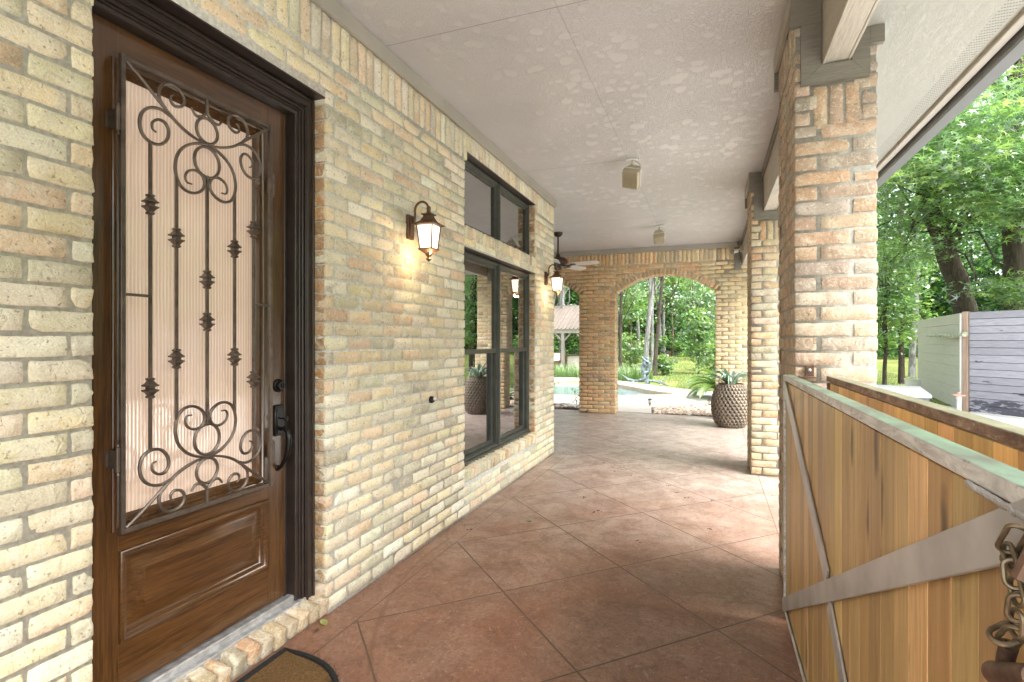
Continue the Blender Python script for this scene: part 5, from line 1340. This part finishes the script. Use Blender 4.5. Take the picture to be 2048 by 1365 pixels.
big_tree('sweetgum_tree', [(6.45, 15.2, -.1), (6.45, 15.24, 1.0), (6.43, 15.24, 2.4), (6.41, 15.23, 4.0), (6.47, 15.25, 5.3), (6.30, 15.18, 6.5), (6.6, 15.3, 8.2)], [.30, .24, .22, .21, .20, .17, .09],
   [((6.32, 15.2, 6.4), (5.85, 15.0, 7.5), .11, .06), ((6.4, 15.2, 6.2), (7.2, 14.2, 8.0), .09, .04), ((6.4, 15.2, 5.0), (5.5, 13.8, 6.3), .06, .03)],
   'upright dark trunk at the right picture edge above the blue grey fence', 72,
   [((6.6, 13.6, 4.6), (1.6, 1.6, .9), 90), ((7.2, 14.8, 6.8), (2.3, 2.3, 1.6), 110), ((5.9, 12.3, 3.85), (1.2, 1.0, .55), 60), ((6.1, 13.0, 2.25), (.9, .7, .22), 26)])
big_tree('overhanging_tree', [(9.2, 9.6, -.1), (9.1, 9.6, 1.5), (8.9, 9.7, 3.4), (8.4, 9.9, 5.4), (8.0, 10.2, 7.2)], [.30, .22, .18, .14, .07],
   [((8.6, 9.8, 4.8), (6.9, 9.6, 5.2), .08, .03), ((8.4, 9.9, 5.4), (7.6, 11.2, 6.4), .07, .02)],
   'nearest star leaved boughs at the top right, under the gutter and above the fence', 73,
   [((6.9, 9.7, 5.3), (1.3, 1.4, .8), 70), ((8.6, 9.8, 6.4), (2.2, 2.2, 1.6), 110)], size=.105)
def slim(u0, v0, u1, v1, d, rad, label, bark, seed, fol, H=9):
    b = gz(at(u0, v0, d)); t_ = at(u1, v1, d); k = (H-b.z)/(t_.z-b.z); top = b+(t_-b)*k; q = np.random.RandomState(seed)
    pts = [b+Vector((0, 0, -.2))]+[b+(top-b)*f+(Vector((q.randn(), q.randn(), 0))*rad*.5 if f > .1 else Vector()) for f in (.02, .1, .2, .3, .42, .55, .7, .85, 1)]
    r = np.random.RandomState(seed); t = empty('slim_tree', b, label, 'tree'); inv = Matrix.Translation(b).inverted(); mb = MB()
    rr = [rad*1.3, rad*1.15]+[rad*(1-.07*i) for i in range(8)]; mb.tube(pts, rr, 10); cs = []
    for (c, R_, n) in fol:
        u = r.randn(n, 3); u /= np.linalg.norm(u, axis=1, keepdims=True); c = b+Vector(c); cs.append(np.array(c)+u*(r.rand(n, 1)**.5)*np.array(R_))
        for i in range(5): limb(mb, pts[3+i % 5], cs[-1][r.randint(n)], .018, .005, r, 5, .06, 4)
    o = mb.build('trunk', M[bark], smooth=True); o.parent = t; o.matrix_parent_inverse = inv
    C, N, S, col = sprays(r, np.concatenate(cs), 26, .42, .05, .11, up=1.0, w=np.array([.5, 2, 4, 3, .5, 2.])); o = leaf_mesh('crown', C, N, S, col, M['leaf'], None, 'clump', r); o.parent = t; o.matrix_parent_inverse = inv
slim(1803, 772, 1803, 560, 17, .085, 'straight slim dark trunk between the near column and the screen', 'bark', 81, [((0, 0, 2.2), (.9, .9, .9), 46), ((-.3, 0, 3.6), (1.4, 1.4, .9), 60), ((0, 0, 6), (1.6, 1.6, 2), 60)])
slim(1824, 775, 1829, 560, 20, .11, 'crooked pale flaking trunk beside the end of the screen', 'bark_pale', 82, [((.3, .5, 4.4), (1.6, 1.5, 1.0), 60), ((0, 0, 8), (1.8, 1.8, 1.6), 50)], 11)
slim(1769, 775, 1770, 600, 16, .055, 'thin dark stem with bright leaves next to the near column', 'bark', 83, [((0, 0, 1.6), (.7, .7, .7), 40), ((.1, 0, 2.8), (.8, .8, .8), 46), ((0, 0, 4), (1., 1., .8), 30)], 5.5)
# more trees of the side wood
q = np.random.RandomState(77)
for i in range(16):
    az = R(q.uniform(26, 95)); d = q.uniform(20, 33); x, y = math.sin(az)*d, math.cos(az)*d
    if i == 0:
        proto = tree('side_wood_tree', (x, y, ground_z(x, y)), (x+.3, y, 13), .15, 'one of the slender grey trees filling the wood right of the porch', bark='bark_pale', crown=((x, y, 9), (2.6, 2.6, 3.6), 90, 30, .9), group='slender trees of the side wood', seed=5)
    else:
        c = copy_tree(proto); c.location = (x, y, ground_z(x, y)); c.rotation_euler = (0, 0, q.rand()*6.28); k = .8+.4*q.rand(); c.scale = (k, k, k)
q = np.random.RandomState(79)
for i in range(14):
    az = R(q.uniform(-26, 8)); d = q.uniform(38, 47); x, y = math.sin(az)*d, math.cos(az)*d
    if i == 0:
        proto = tree('wood_edge_tree', (x, y, ground_z(x, y)), (x+.3, y, 15), .12, 'one of the thin trees standing in the wood beyond the lawn', bark='bark_brown', crown=((x, y, 11), (2.4, 2.4, 3.2), 70, 28, .9), group='thin trees in the wood beyond the lawn', seed=6)
    else:
        c = copy_tree(proto); c.location = (x, y, ground_z(x, y)); c.rotation_euler = (0, 0, q.rand()*6.28); k = .8+.4*q.rand(); c.scale = (k, k, k)
#=PART5=
# ================================================================ wall lanterns
def lantern(y, label):
    X = -1.632; z = 0
    t = empty('wall_lantern', (WX, y, 1.99), label, 'wall lantern', 'bronze wall lanterns beside the window'); inv = Matrix.Translation(t.location).inverted(); L = []
    mb = MB(); mb.box(WX-.004, WX+.018, y-.034, y+.034, 1.985, 2.135, .004); mb.box(WX+.018, WX+.028, y-.022, y+.022, 1.998, 2.122, .004); L.append(mb.build('back_plate', M['lantern']))
    mb = MB(); pts = [(WX+.028, y, 2.085), (WX+.040, y, 2.10), (WX+.043, y, 2.13)]
    for i in range(11): a = math.pi-math.pi*1.04*i/10; pts.append((WX+.091+.048*math.cos(a), y, 2.160+.052*math.sin(a)))
    pts += [(X-.002, y, 2.160)]; mb.tube(smooth3(pts), .0075, 8); mb.lathe([(.001, -.018), (.012, -.012), (.014, 0), (.012, .012), (.003, .018)], 12, (X, y, 2.165)); L.append(mb.build('arm', M['lantern'], smooth=True))
    mb = MB(); q = math.sqrt(2)
    mb.lathe([(.008, .087), (.012, .080), (.016, .066), (.034*q, .060), (.036*q, .054), (.024*q, .050), (.028*q, .036), (.040*q, .016), (.056*q, .004), (.073*q, -.004), (.073*q, -.010), (.058*q, -.014)], 4, (X, y, 2.072), phase=.5)
    L.append(mb.build('lantern_roof', M['lantern']))
    mb = MB(); h0, h1 = 2.056, 1.915; a0, a1 = .053, .040
    for sx in (-1, 1):
        for sy in (-1, 1): mb.tube([(X+sx*a0, y+sy*a0, h0), (X+sx*a1, y+sy*a1, h1)], .005, 4)
    mb.lathe([(.046*q, 1.918), (.048*q, 1.912), (.036*q, 1.902), (.018*q, 1.886), (.008*q, 1.868), (.007*q, 1.862), (.013*q, 1.857), (.012*q, 1.852), (.003, 1.840)], 4, (X, y, 0), phase=.5)
    L.append(mb.build('lantern_frame', M['lantern']))
    mb = MB(); b0, b1 = a0-.003, a1-.003
    mb.add([(X+sx*b, y+sy*b, h) for b, h in ((b0, h0), (b1, h1)) for sx, sy in ((-1, -1), (1, -1), (1, 1), (-1, 1))], [(0, 1, 5, 4), (1, 2, 6, 5), (2, 3, 7, 6), (3, 0, 4, 7), (4, 5, 6, 7)])
    L.append(mb.build('glass', M['lit']))
    for o in L: o.parent = t; o.matrix_parent_inverse = inv
    ld = bpy.data.lights.new('bulb', 'POINT'); ld.energy = 1.9; ld.color = (1, .66, .34); ld.shadow_soft_size = .03
    lo = bpy.data.objects.new('bulb', ld); COL.objects.link(lo); lo.location = (X+.005, y, 1.885); lo.parent = t; lo.matrix_parent_inverse = inv
    # the bulb light leaves through the glass sides; the lamp itself sits just below the glass to throw the pool on the bricks
    return t
def smooth3(pts, n=3):
    p = [Vector(a) for a in pts]; p = [p[0]*2-p[1]]+p+[p[-1]*2-p[-2]]; out = []
    for i in range(1, len(p)-2):
        a, b, c, d = p[i-1:i+3]
        for k in range(n): t_ = k/n; out.append(.5*((2*b)+(c-a)*t_+(2*a-5*b+4*c-d)*t_*t_+(3*b-a-3*c+d)*t_**3))
    out.append(p[-2]); return out
lantern(2.883, 'lit bronze wall lantern on the bricks between the door and the window')
lantern(5.785, 'lit bronze wall lantern at the far end of the house wall past the window')
# small button/sensor on the wall
t = empty('outlet_hub', (WX, 3.16, .955), 'small round black fitting on the bricks below the lantern', 'wall fitting'); inv = Matrix.Translation(t.location).inverted()
mb = MB(); mb.lathe([(.024, 0), (.024, .012), (.020, .022), (.014, .024)], 16, (WX-.002, 3.16, .955), (1, 0, 0)); a = mb.build('housing', M['black_metal'], smooth=True)
mb = MB(); mb.lathe([(.012, 0), (.012, .006), (.006, .012), (.002, .013)], 12, (WX+.0225, 3.166, .962), (1, 0, 0)); b = mb.build('lens', M['white'], smooth=True)
for o in (a, b): o.parent = t; o.matrix_parent_inverse = inv

# ================================================================ ceiling speakers
def speaker(x, y, label, yaw, pitch, seed, roll=0):
    t = empty('ceiling_speaker', (x, y, CEIL), label, 'speaker', 'outdoor speakers hanging from the ceiling'); inv = Matrix.Translation(t.location).inverted()
    mb = MB(); mb.box(x-.055, x+.055, y-.022, y+.022, CEIL-.016, CEIL+.001, .003); a = mb.build('mount_plate', M['white'])
    mb = MB(); mb.tube([(x, y, CEIL-.014), (x-.004, y, CEIL-.05)], .009, 8); mb.lathe([(.002, -.016), (.014, -.01), (.016, 0), (.012, .012), (.003, .016)], 10, (x-.004, y, CEIL-.055)); mb.tube(smooth3([(x+.01, y, CEIL-.015), (x+.05, y+.01, CEIL-.04), (x+.075, y+.02, CEIL-.08), (x+.06, y+.02, CEIL-.11)]), .004, 6); b = mb.build('swivel', M['cream_box'], smooth=True)
    rot = Matrix.Rotation(yaw, 4, 'Z') @ Matrix.Rotation(pitch, 4, 'X') @ Matrix.Rotation(roll, 4, 'Y'); P0 = Vector((x-.004, y, CEIL-.175))
    def place(mb_): mb_.v = [tuple(rot @ (Vector(p)*.88)+P0) for p in mb_.v]; return mb_
    mb = MB(); prof = [(-.078, -.060), (.078, -.060), (.090, -.048), (.090, .020), (.052, .088), (-.052, .088), (-.090, .020), (-.090, -.048)]
    # wedge body in (x, y) swept along local z
    mb.prism(prof, 'z', -.10, .10); place(mb); c = mb.build('cabinet', M['cream_box'])
    bv = c.modifiers.new('bevel', 'BEVEL'); bv.width = .024; bv.segments = 4
    mb = MB(); mb.box(-.082, .082, -.066, -.0605, -.092, .092, .004); place(mb); d = mb.build('grille', mat_plain('speaker_grille', (.30, .26, .17), .6, bump=.4, bscale=500))
    mb = MB(); mb.box(-.0935, .0935, .012, .022, -.1035, .1035, .002); place(mb); e = mb.build('trim_band', M['white'])
    for o in (a, b, c, d, e): o.parent = t; o.matrix_parent_inverse = inv
speaker(-.69, 5.01, 'nearer cream speaker hanging tilted from the middle of the ceiling', R(-22), R(42), 1, R(22))
speaker(-.72, 8.06, 'farther small cream speaker hanging from the ceiling before the arched wall', R(12), R(62), 2, R(-8))

# ================================================================ ceiling fan
fx, fy = -2.25, 8.03
t = empty('ceiling_fan', (fx, fy, CEIL), 'dark brown ceiling fan hanging behind the corner of the house wall', 'fan'); inv = Matrix.Translation(t.location).inverted(); L = []
mb = MB(); mb.lathe([(.072, .001), (.075, -.008), (.055, -.05), (.028, -.066), (.012, -.068)], 20, (fx, fy, CEIL)); L.append(mb.build('canopy', M['fan'], smooth=True))
mb = MB(); mb.tube([(fx, fy, CEIL-.06), (fx, fy, CEIL-.36)], .0125, 12); mb.lathe([(.014, -.32), (.022, -.33), (.045, -.385), (.05, -.392)], 16, (fx, fy, CEIL)); L.append(mb.build('downrod', M['fan'], smooth=True))
mb = MB(); mb.lathe([(.05, -.388), (.11, -.395), (.145, -.42), (.155, -.455), (.148, -.482), (.11, -.50), (.10, -.51), (.10, -.53), (.055, -.545), (.05, -.575), (.03, -.59), (.01, -.592)], 28, (fx, fy, CEIL)); L.append(mb.build('motor', M['fan'], smooth=True))
for k in range(5):
    a = R(-8+72*k); u = Vector((math.cos(a), math.sin(a), 0)); v = Vector((-math.sin(a), math.cos(a), -.26)).normalized(); c0 = Vector((fx, fy, CEIL-.505))
    mb = MB(); vs = []; 
    for s_, wd in ((.20, .045), (.26, .062), (.45, .068), (.60, .066), (.655, .050), (.67, .02)):
        for q_ in (-1, 1):
            for zz in (-.004, .004): vs.append(c0+u*s_+v*q_*wd+Vector((0, 0, zz)))
    n = 6; fs = []
    for i in range(n-1):
        b = i*4; fs += [(b, b+2, b+6, b+4), (b+1, b+5, b+7, b+3), (b, b+4, b+5, b+1), (b+2, b+3, b+7, b+6)]
    fs += [(0, 1, 3, 2), (20, 22, 23, 21)]
    mb.add(vs, fs); bl = mb.build('blade', M['blade'])
    mb = MB(); mb.tube([c0+u*.09+Vector((0, 0, -.012)), c0+u*.16+Vector((0, 0, -.024)), c0+u*.24+Vector((0, 0, -.010))], [.010, .012, .008], 8); mb.obox(c0+u*.25+Vector((0, 0, -.008)), [u, v, u.cross(v)], (.04, .03, .003)); br_ = mb.build('blade_bracket', M['fan'], smooth=True)
    L.append(bl); br_.parent = bl
for o in L: o.parent = t; o.matrix_parent_inverse = inv

# ================================================================ security camera
c0 = Vector((.455, 9.50, 2.86)); t = empty('security_camera', c0, 'small white bullet camera on the beam beside the arched wall', 'camera'); inv = Matrix.Translation(c0).inverted(); L = []
mb = MB(); mb.box(.432, .4835, 9.46, 9.54, 2.82, 2.91, .004); L.append(mb.build('junction_box', M['cream_box']))
mb = MB(); mb.tube([(.434, 9.50, 2.865), (.405, 9.49, 2.85), (.385, 9.48, 2.835)], .010, 8); L.append(mb.build('arm', M['white'], smooth=True))
dv = Vector((-.75, -.62, -.22)).normalized(); mb = MB(); mb.lathe([(.02, -.02), (.032, -.01), (.033, .085), (.030, .09)], 16, (.385, 9.48, 2.833), dv); L.append(mb.build('housing', M['white'], smooth=True))
mb = MB(); mb.lathe([(.034, .0), (.035, .012), (.026, .010), (.025, .003), (.014, .003), (.01, .008)], 16, Vector((.385, 9.48, 2.833))+dv*.084, dv); L.append(mb.build('lens', M['black_metal'], smooth=True))
for o in L: o.parent = t; o.matrix_parent_inverse = inv

# ================================================================ woven pot with succulent
pb = (.285, 9.06); hP = .68
def woven_pot():
    nu, nv = 224, 120; V = []; T = []; F = []; prof = []
    zs = np.linspace(0, 1, nv)
    for j, s_ in enumerate(zs):
        r0 = .20+.125*math.sin(math.pi*min(1, s_*.96+.10))**.75 if s_ < .9 else .20+.125*math.sin(math.pi*(.9*.96+.10))**.75
        r0 = np.interp(s_, [0, .04, .15, .35, .55, .75, .9, .97, 1.0], [.185, .212, .252, .283, .286, .262, .222, .196, .190])
        for i in range(nu):
            a = i/nu*2*math.pi; A = i/nu*28; B = s_*14; row = math.floor(B); fb = B-row; fa = (A+.5*(row % 2)) % 1-.5
            # overlapping leaf shaped scales, each pointing down
            prof_ = (1-abs(fa)*2)-(1-fb)*.9
            d = .024*max(-1.25, min(.38, prof_*2.3)) + .010*(1-fb)
            fade = min(1, s_*14, (1-s_)*12)
            r_ = r0+d*fade; V.append((pb[0]+r_*math.cos(a), pb[1]+r_*math.sin(a), s_*hP)); k = .85+.3*math.sin(row*12.9+math.floor(A+.5*(row % 2))*7.3)*.5
            T.append((.235*k, .195*k, .15*k, 0))
    for j in range(nv-1):
        for i in range(nu): F.append((j*nu+i, j*nu+(i+1) % nu, (j+1)*nu+(i+1) % nu, (j+1)*nu+i))
    return V, T, F
t = empty('woven_planter', (*pb, 0), 'tall round woven planter holding a spiky succulent before the right pier', 'planter'); inv = Matrix.Translation(t.location).inverted()
V, T, F = woven_pot(); o = np_mesh('basket', np.array(V), np.array(F), M['basket'], None, np.array(T), smooth=True); o.parent = t; o.matrix_parent_inverse = inv
mb = MB(); mb.lathe([(.172, hP-.06), (.176, hP-.002), (.192, hP+.004), (.198, hP-.004), (.192, hP-.012)], 40, (*pb, 0)); mb.lathe([(.001, hP-.07), (.176, hP-.065), (.177, hP-.055)], 24, (*pb, 0)); o = mb.build('rim', M['rust'], smooth=True); o.parent = t; o.matrix_parent_inverse = inv
q = np.random.RandomState(14); mb = MB()
for i in range(30):
    a = q.rand()*6.28; L_ = .32+.26*q.rand(); el = R(q.uniform(40, 88)); p = Vector((pb[0]+math.cos(a)*.05, pb[1]+math.sin(a)*.05, hP-.03)); e = el; pts = []; m = 9
    bend = q.uniform(20, 40)
    for k in range(m): pts.append(p.copy()); p = p+Vector((math.cos(a)*math.cos(e), math.sin(a)*math.cos(e), math.sin(e)))*L_/m*1.25; e -= R(bend)*(k/m+.35)
    w_ = .030+.012*q.rand(); side = Vector((-math.sin(a), math.cos(a), 0)); g_ = (.14+.08*q.rand(), .24+.07*q.rand(), .17+.05*q.rand(), 0); vs = []
    for k, pt in enumerate(pts):
        ww = w_*(1-(k/(m-1))**1.7)+.001; up = Vector((0, 0, 1)); vs += [pt-side*ww+up*ww*.45, pt-up*ww*.2, pt+side*ww+up*ww*.45]
    mb.add(vs, [f for k in range(m-1) for f in ((3*k, 3*k+1, 3*k+4, 3*k+3), (3*k+1, 3*k+2, 3*k+5, 3*k+4))], col=g_)
o = mb.build('succulent_leaves', M['succulent'], smooth=True); o.parent = t; o.matrix_parent_inverse = inv

# ================================================================ the two gate leaves
def gate(X0, X1, ZT, ZB, ya, yb, label, steel, seed, brace):
    t = empty('wooden_gate', (X0, yb, 0), label, 'gate'); inv = Matrix.Translation(t.location).inverted(); L = []; q = np.random.RandomState(seed)
    mb = MB()
    mb.box(X0, X1, ya, yb, ZT-.025, ZT, .002); mb.box(X0, X1, ya, yb, ZB, ZB+.030, .002)
    mb.box(X0+.0006, X1-.0006, yb-.030, yb-.0008, ZB+.0305, ZT-.0305, .002); mb.box(X0+.0006, X1-.0006, ya+.0008, ya+.030, ZB+.0305, ZT-.0305, .002)
    L.append(mb.build('frame', steel))
    mb = MB(); y = yb-.032
    while y > ya+.04:
        w_ = .088+q.randn()*.003; y2 = max(y-w_, ya+.031); k = 1+q.randn()*.20; g_ = (k, k*(1+q.randn()*.04), k*(1+q.randn()*.08), q.rand())
        mb.box(X0+.007+q.rand()*.0020, X0+.026, y2+.0016, y-.0010, ZB+.031, ZT-.031, .0012, g_); y = y2
    L.append(mb.build('boards', M['cedar']))
    if brace:
        xb = X0-.0015; th = .0065
        def fb(p0, p1, w_, xo):
            d = Vector((0, p1[0]-p0[0], p1[1]-p0[1])); n = d.normalized().cross(Vector((1, 0, 0))); m = MB()
            m.obox((xo, (p0[0]+p1[0])/2, (p0[1]+p1[1])/2), [(1, 0, 0), d, n], (th/2, d.length/2, w_/2), .0012); return m
        m = fb((yb-.002, ZB+.018), (ya+.045, ZT-.028), .060, xb-.0005); L.append(m.build('brace', M['bar']))
        m = fb((yb-.012, ZT-.030), (1.800, .648), .066, xb+.0035); L.append(m.build('brace', M['bar']))
        m = fb((1.775, .585), (1.05, ZB+.006), .062, xb+.0035); L.append(m.build('brace', M['bar']))
        m = MB(); 
        for i in range(26):
            f = i/25; m.lathe([(.001, -.0045), (.0045, -.0025), (.0048, .0015), (.001, .004)], 7, (X0-.0045+q.randn()*.0006, .86-.16*f, ZT-.0265-.002*f+q.randn()*.0007), (1, 0, .4))
        L.append(m.build('weld_bead', M['alu'], smooth=True))
        m = MB()
        m.tube([(X0-.012, .735, 1.112), (X0-.012, .66, 1.108)], .0105, 14); m.tube([(X0-.03, .675, 1.112), (X0-.012, .675, 1.16), (X0-.002, .675, 1.168)], .008, 8)
        L.append(m.build('latch_stub', M['rust'], smooth=True))
    for o in L: o.parent = t; o.matrix_parent_inverse = inv
    return t
GXA = .318
gate(GXA, GXA+.042, 1.190, .078, .655, 2.82, 'nearer cedar board gate with crossed flat steel braces and pale green topped rail', M['gate_steel'], 5, True)
gate(.494, .540, 1.190, .078, .20, 2.80, 'farther cedar board gate with rusty brown moss topped rail behind the nearer gate', M['gate_rust'], 6, False)
mb = MB(); mb.box(.415, .452, 2.845, 2.8595, 1.176, 1.235, .002); mb.box(.385, .452, 2.800, 2.8448, 1.176, 1.183, .001)
hg = tag(mb.build('hinge_bracket', M['rust']), 'rusty angle bracket bolted to the near column above the gates', 'bracket')
mb = MB(); mb.lathe([(.008, 0), (.008, .004), (.004, .007)], 8, (.432, 2.845, 1.212), (0, -1, 0)); o = mb.build('bolt', M['alu']); o.parent = hg

# chain hanging on the latch
def link(mb, c, d, n, L_=.040, w=.019, r=.0038):
    d = Vector(d).normalized(); n = Vector(n); s_ = d.cross(n).normalized(); pts = []
    h = L_/2-w/2
    for i in range(25):
        a = 2*math.pi*i/24; x = math.cos(a)*w/2; y = math.sin(a)*w/2+(h if math.sin(a) >= 0 else -h); pts.append(Vector(c)+s_*x+d*y)
    pts[-1] = pts[0]; mb.tube(pts, r, 8)
t = empty('chain', (GXA-.012, .70, 1.1), 'tarnished steel chain hanging on the end of the nearer gate', 'chain'); inv = Matrix.Translation(t.location).inverted()
def near(u, v, X=.296):
    r_ = ray(u, v); d = X/r_[0]; return Vector((X, r_[1]*d, 1.35+r_[2]*d))
cp = [(2034, 1062), (2013, 1100), (2026, 1136), (2031, 1172), (2036, 1210), (2030, 1248), (2034, 1270), (2016, 1287)]
cp = [(2036, 1060), (2014, 1098), (2026, 1132), (2030, 1166), (2038, 1200), (2034, 1234), (2032, 1262), (2014, 1284)]
PTS = [near(u, v) for u, v in cp]
for i in range(len(PTS)-1):
    a, b = PTS[i], PTS[i+1]; mb = MB(); mid = (a+b)/2; d = b-a; n = (1, .25, 0) if i % 2 else (.35, 1, .1)
    link(mb, mid, d, n, max(.028, d.length+.011), .016, .0027); o = mb.build('link', M['chain'], smooth=True); o.parent = t; o.matrix_parent_inverse = inv
mb = MB(); link(mb, near(2014, 1268), (1, .3, .5), (0, -.3, 1), .032, .021, .0030); o = mb.build('ring', M['chain'], smooth=True); o.parent = t; o.matrix_parent_inverse = inv
t = empty('barrel_bolt', (.300, .68, .98), 'rusty barrel bolt with upright pin below the chain', 'bolt'); inv = Matrix.Translation(t.location).inverted()
a, b = near(2018, 1290, .300), near(2006, 1338, .300); mb = MB(); mb.tube([a, b], [.0085, .0075], 14); o1 = mb.build('pin', M['rust'], smooth=True)
a, b = near(1984, 1346, .298), near(2075, 1358, .298); mb = MB(); mb.tube([a, a.lerp(b, .08), b], [.010, .0125, .0125], 18); o2 = mb.build('barrel', M['rust'], smooth=True)
for o in (o1, o2): o.parent = t; o.matrix_parent_inverse = inv

# ================================================================ doormat, fallen leaves
mb = MB(); pts = []; mcx, mcy = -1.728, 1.42
for i in range(41):
    a = -math.pi/2+math.pi*i/40; pts.append((mcx+.44*abs(math.cos(a))**.72, mcy+.385*math.copysign(abs(math.sin(a))**.80, math.sin(a))))
n = len(pts)
mb.prism(pts, 'z', .001, .014); dm = tag(mb.build('doormat', M['coir']), 'half round brown coir doormat with black border at the door sill', 'doormat')
mb = MB(); q = np.random.RandomState(2); mb.tube([(x, y, .014) for x, y in pts]+[(pts[0][0], pts[0][1], .014)], .012, 8); o = mb.build('border', M['coir_black'], smooth=True); o.parent = dm
cc = np.array([(x+q.randn()*.004, y+q.randn()*.004, .012) for x, y in pts for _ in range(26)])
cc[:, 0] = np.clip(cc[:, 0], mcx+.002, 5)
o = blades('border_fibres', cc+np.concatenate([q.randn(len(cc), 2)*.007, np.zeros((len(cc), 1))], 1), .018, .0022, .8, [(.015, .013, .012), (.03, .02, .012)], M['leaf_far'], dm, q, seg=2)
ip = []
while len(ip) < 16000:
    x, y = q.uniform(mcx, mcx+.43), q.uniform(mcy-.38, mcy+.38)
    if inside([(mcx+(a-mcx)*.95, mcy+(b-mcy)*.95) for a, b in pts], x, y): ip.append((x, y, .010))
o = blades('pile', ip, .010, .0018, .9, [(.18, .105, .042), (.26, .16, .068), (.12, .07, .028), (.21, .13, .058)], M['pebble'], dm, q, seg=2)
def fallen(u, v, s_, label, col, seed, curl=.3):
    p = near_floor(u, v); q = np.random.RandomState(seed); mb = MB(); n = 9; a = q.rand()*6.28; vs = []
    for i in range(n):
        f = i/(n-1); w_ = s_*.30*math.sin(math.pi*min(1, f*.94+.03))**.8
        for k in (-1, 0, 1): vs.append((f*s_-s_/2, k*w_, .004+curl*s_*(f-.4)**2+(abs(k)*w_*.45)))
    ca, sa = math.cos(a), math.sin(a); mb.add([(p.x+x*ca-y*sa, p.y+x*sa+y*ca, z) for x, y, z in vs], [f for i in range(n-1) for f in ((3*i, 3*i+1, 3*i+4, 3*i+3), (3*i+1, 3*i+2, 3*i+5, 3*i+4))], col=col)
    tag(mb.build('fallen_leaf', M['leaf'], smooth=True), label, 'leaf')
def near_floor(u, v): r_ = ray(u, v); d = -1.35/r_[2]; return Vector((r_[0]*d, r_[1]*d, 0))
fallen(648, 1249, .060, 'curled yellow green leaf lying by the door sill corner', (.42, .46, .14, 0), 1)
fallen(1058, 1045, .050, 'small green leaf lying alone in the middle of the floor', (.16, .30, .12, 0), 4, .6)
fallen(634, 1263, .035, 'tiny dry brown leaf beside the yellow green one', (.14, .08, .04, 0), 6)
q = np.random.RandomState(33); mb = MB()
for (u, v) in [(1230, 943), (1248, 940), (1262, 952), (1281, 956), (1315, 966), (1336, 972), (1357, 987), (1372, 996), (1426, 1002), (1205, 926), (1188, 1025), (1195, 1022), (1166, 996), (870, 1056), (925, 1052), (940, 1060), (1275, 1084), (1420, 1060), (1565, 965), (1545, 992)]:
    p = near_floor(u, v)
    for k in range(4):
        mb.obox((p.x+q.randn()*.014, p.y+q.randn()*.014, .003), [(q.randn(), q.randn(), 0), (-.1, 1, .3), (0, 0, 1)], (.003+.004*q.rand(), .002, .001), 0, (.10, .07, .05, 0))
tag(mb.build('leaf_litter', M['pebble']), 'scattered specks of dry litter along the floor joint', 'litter', kind='stuff')
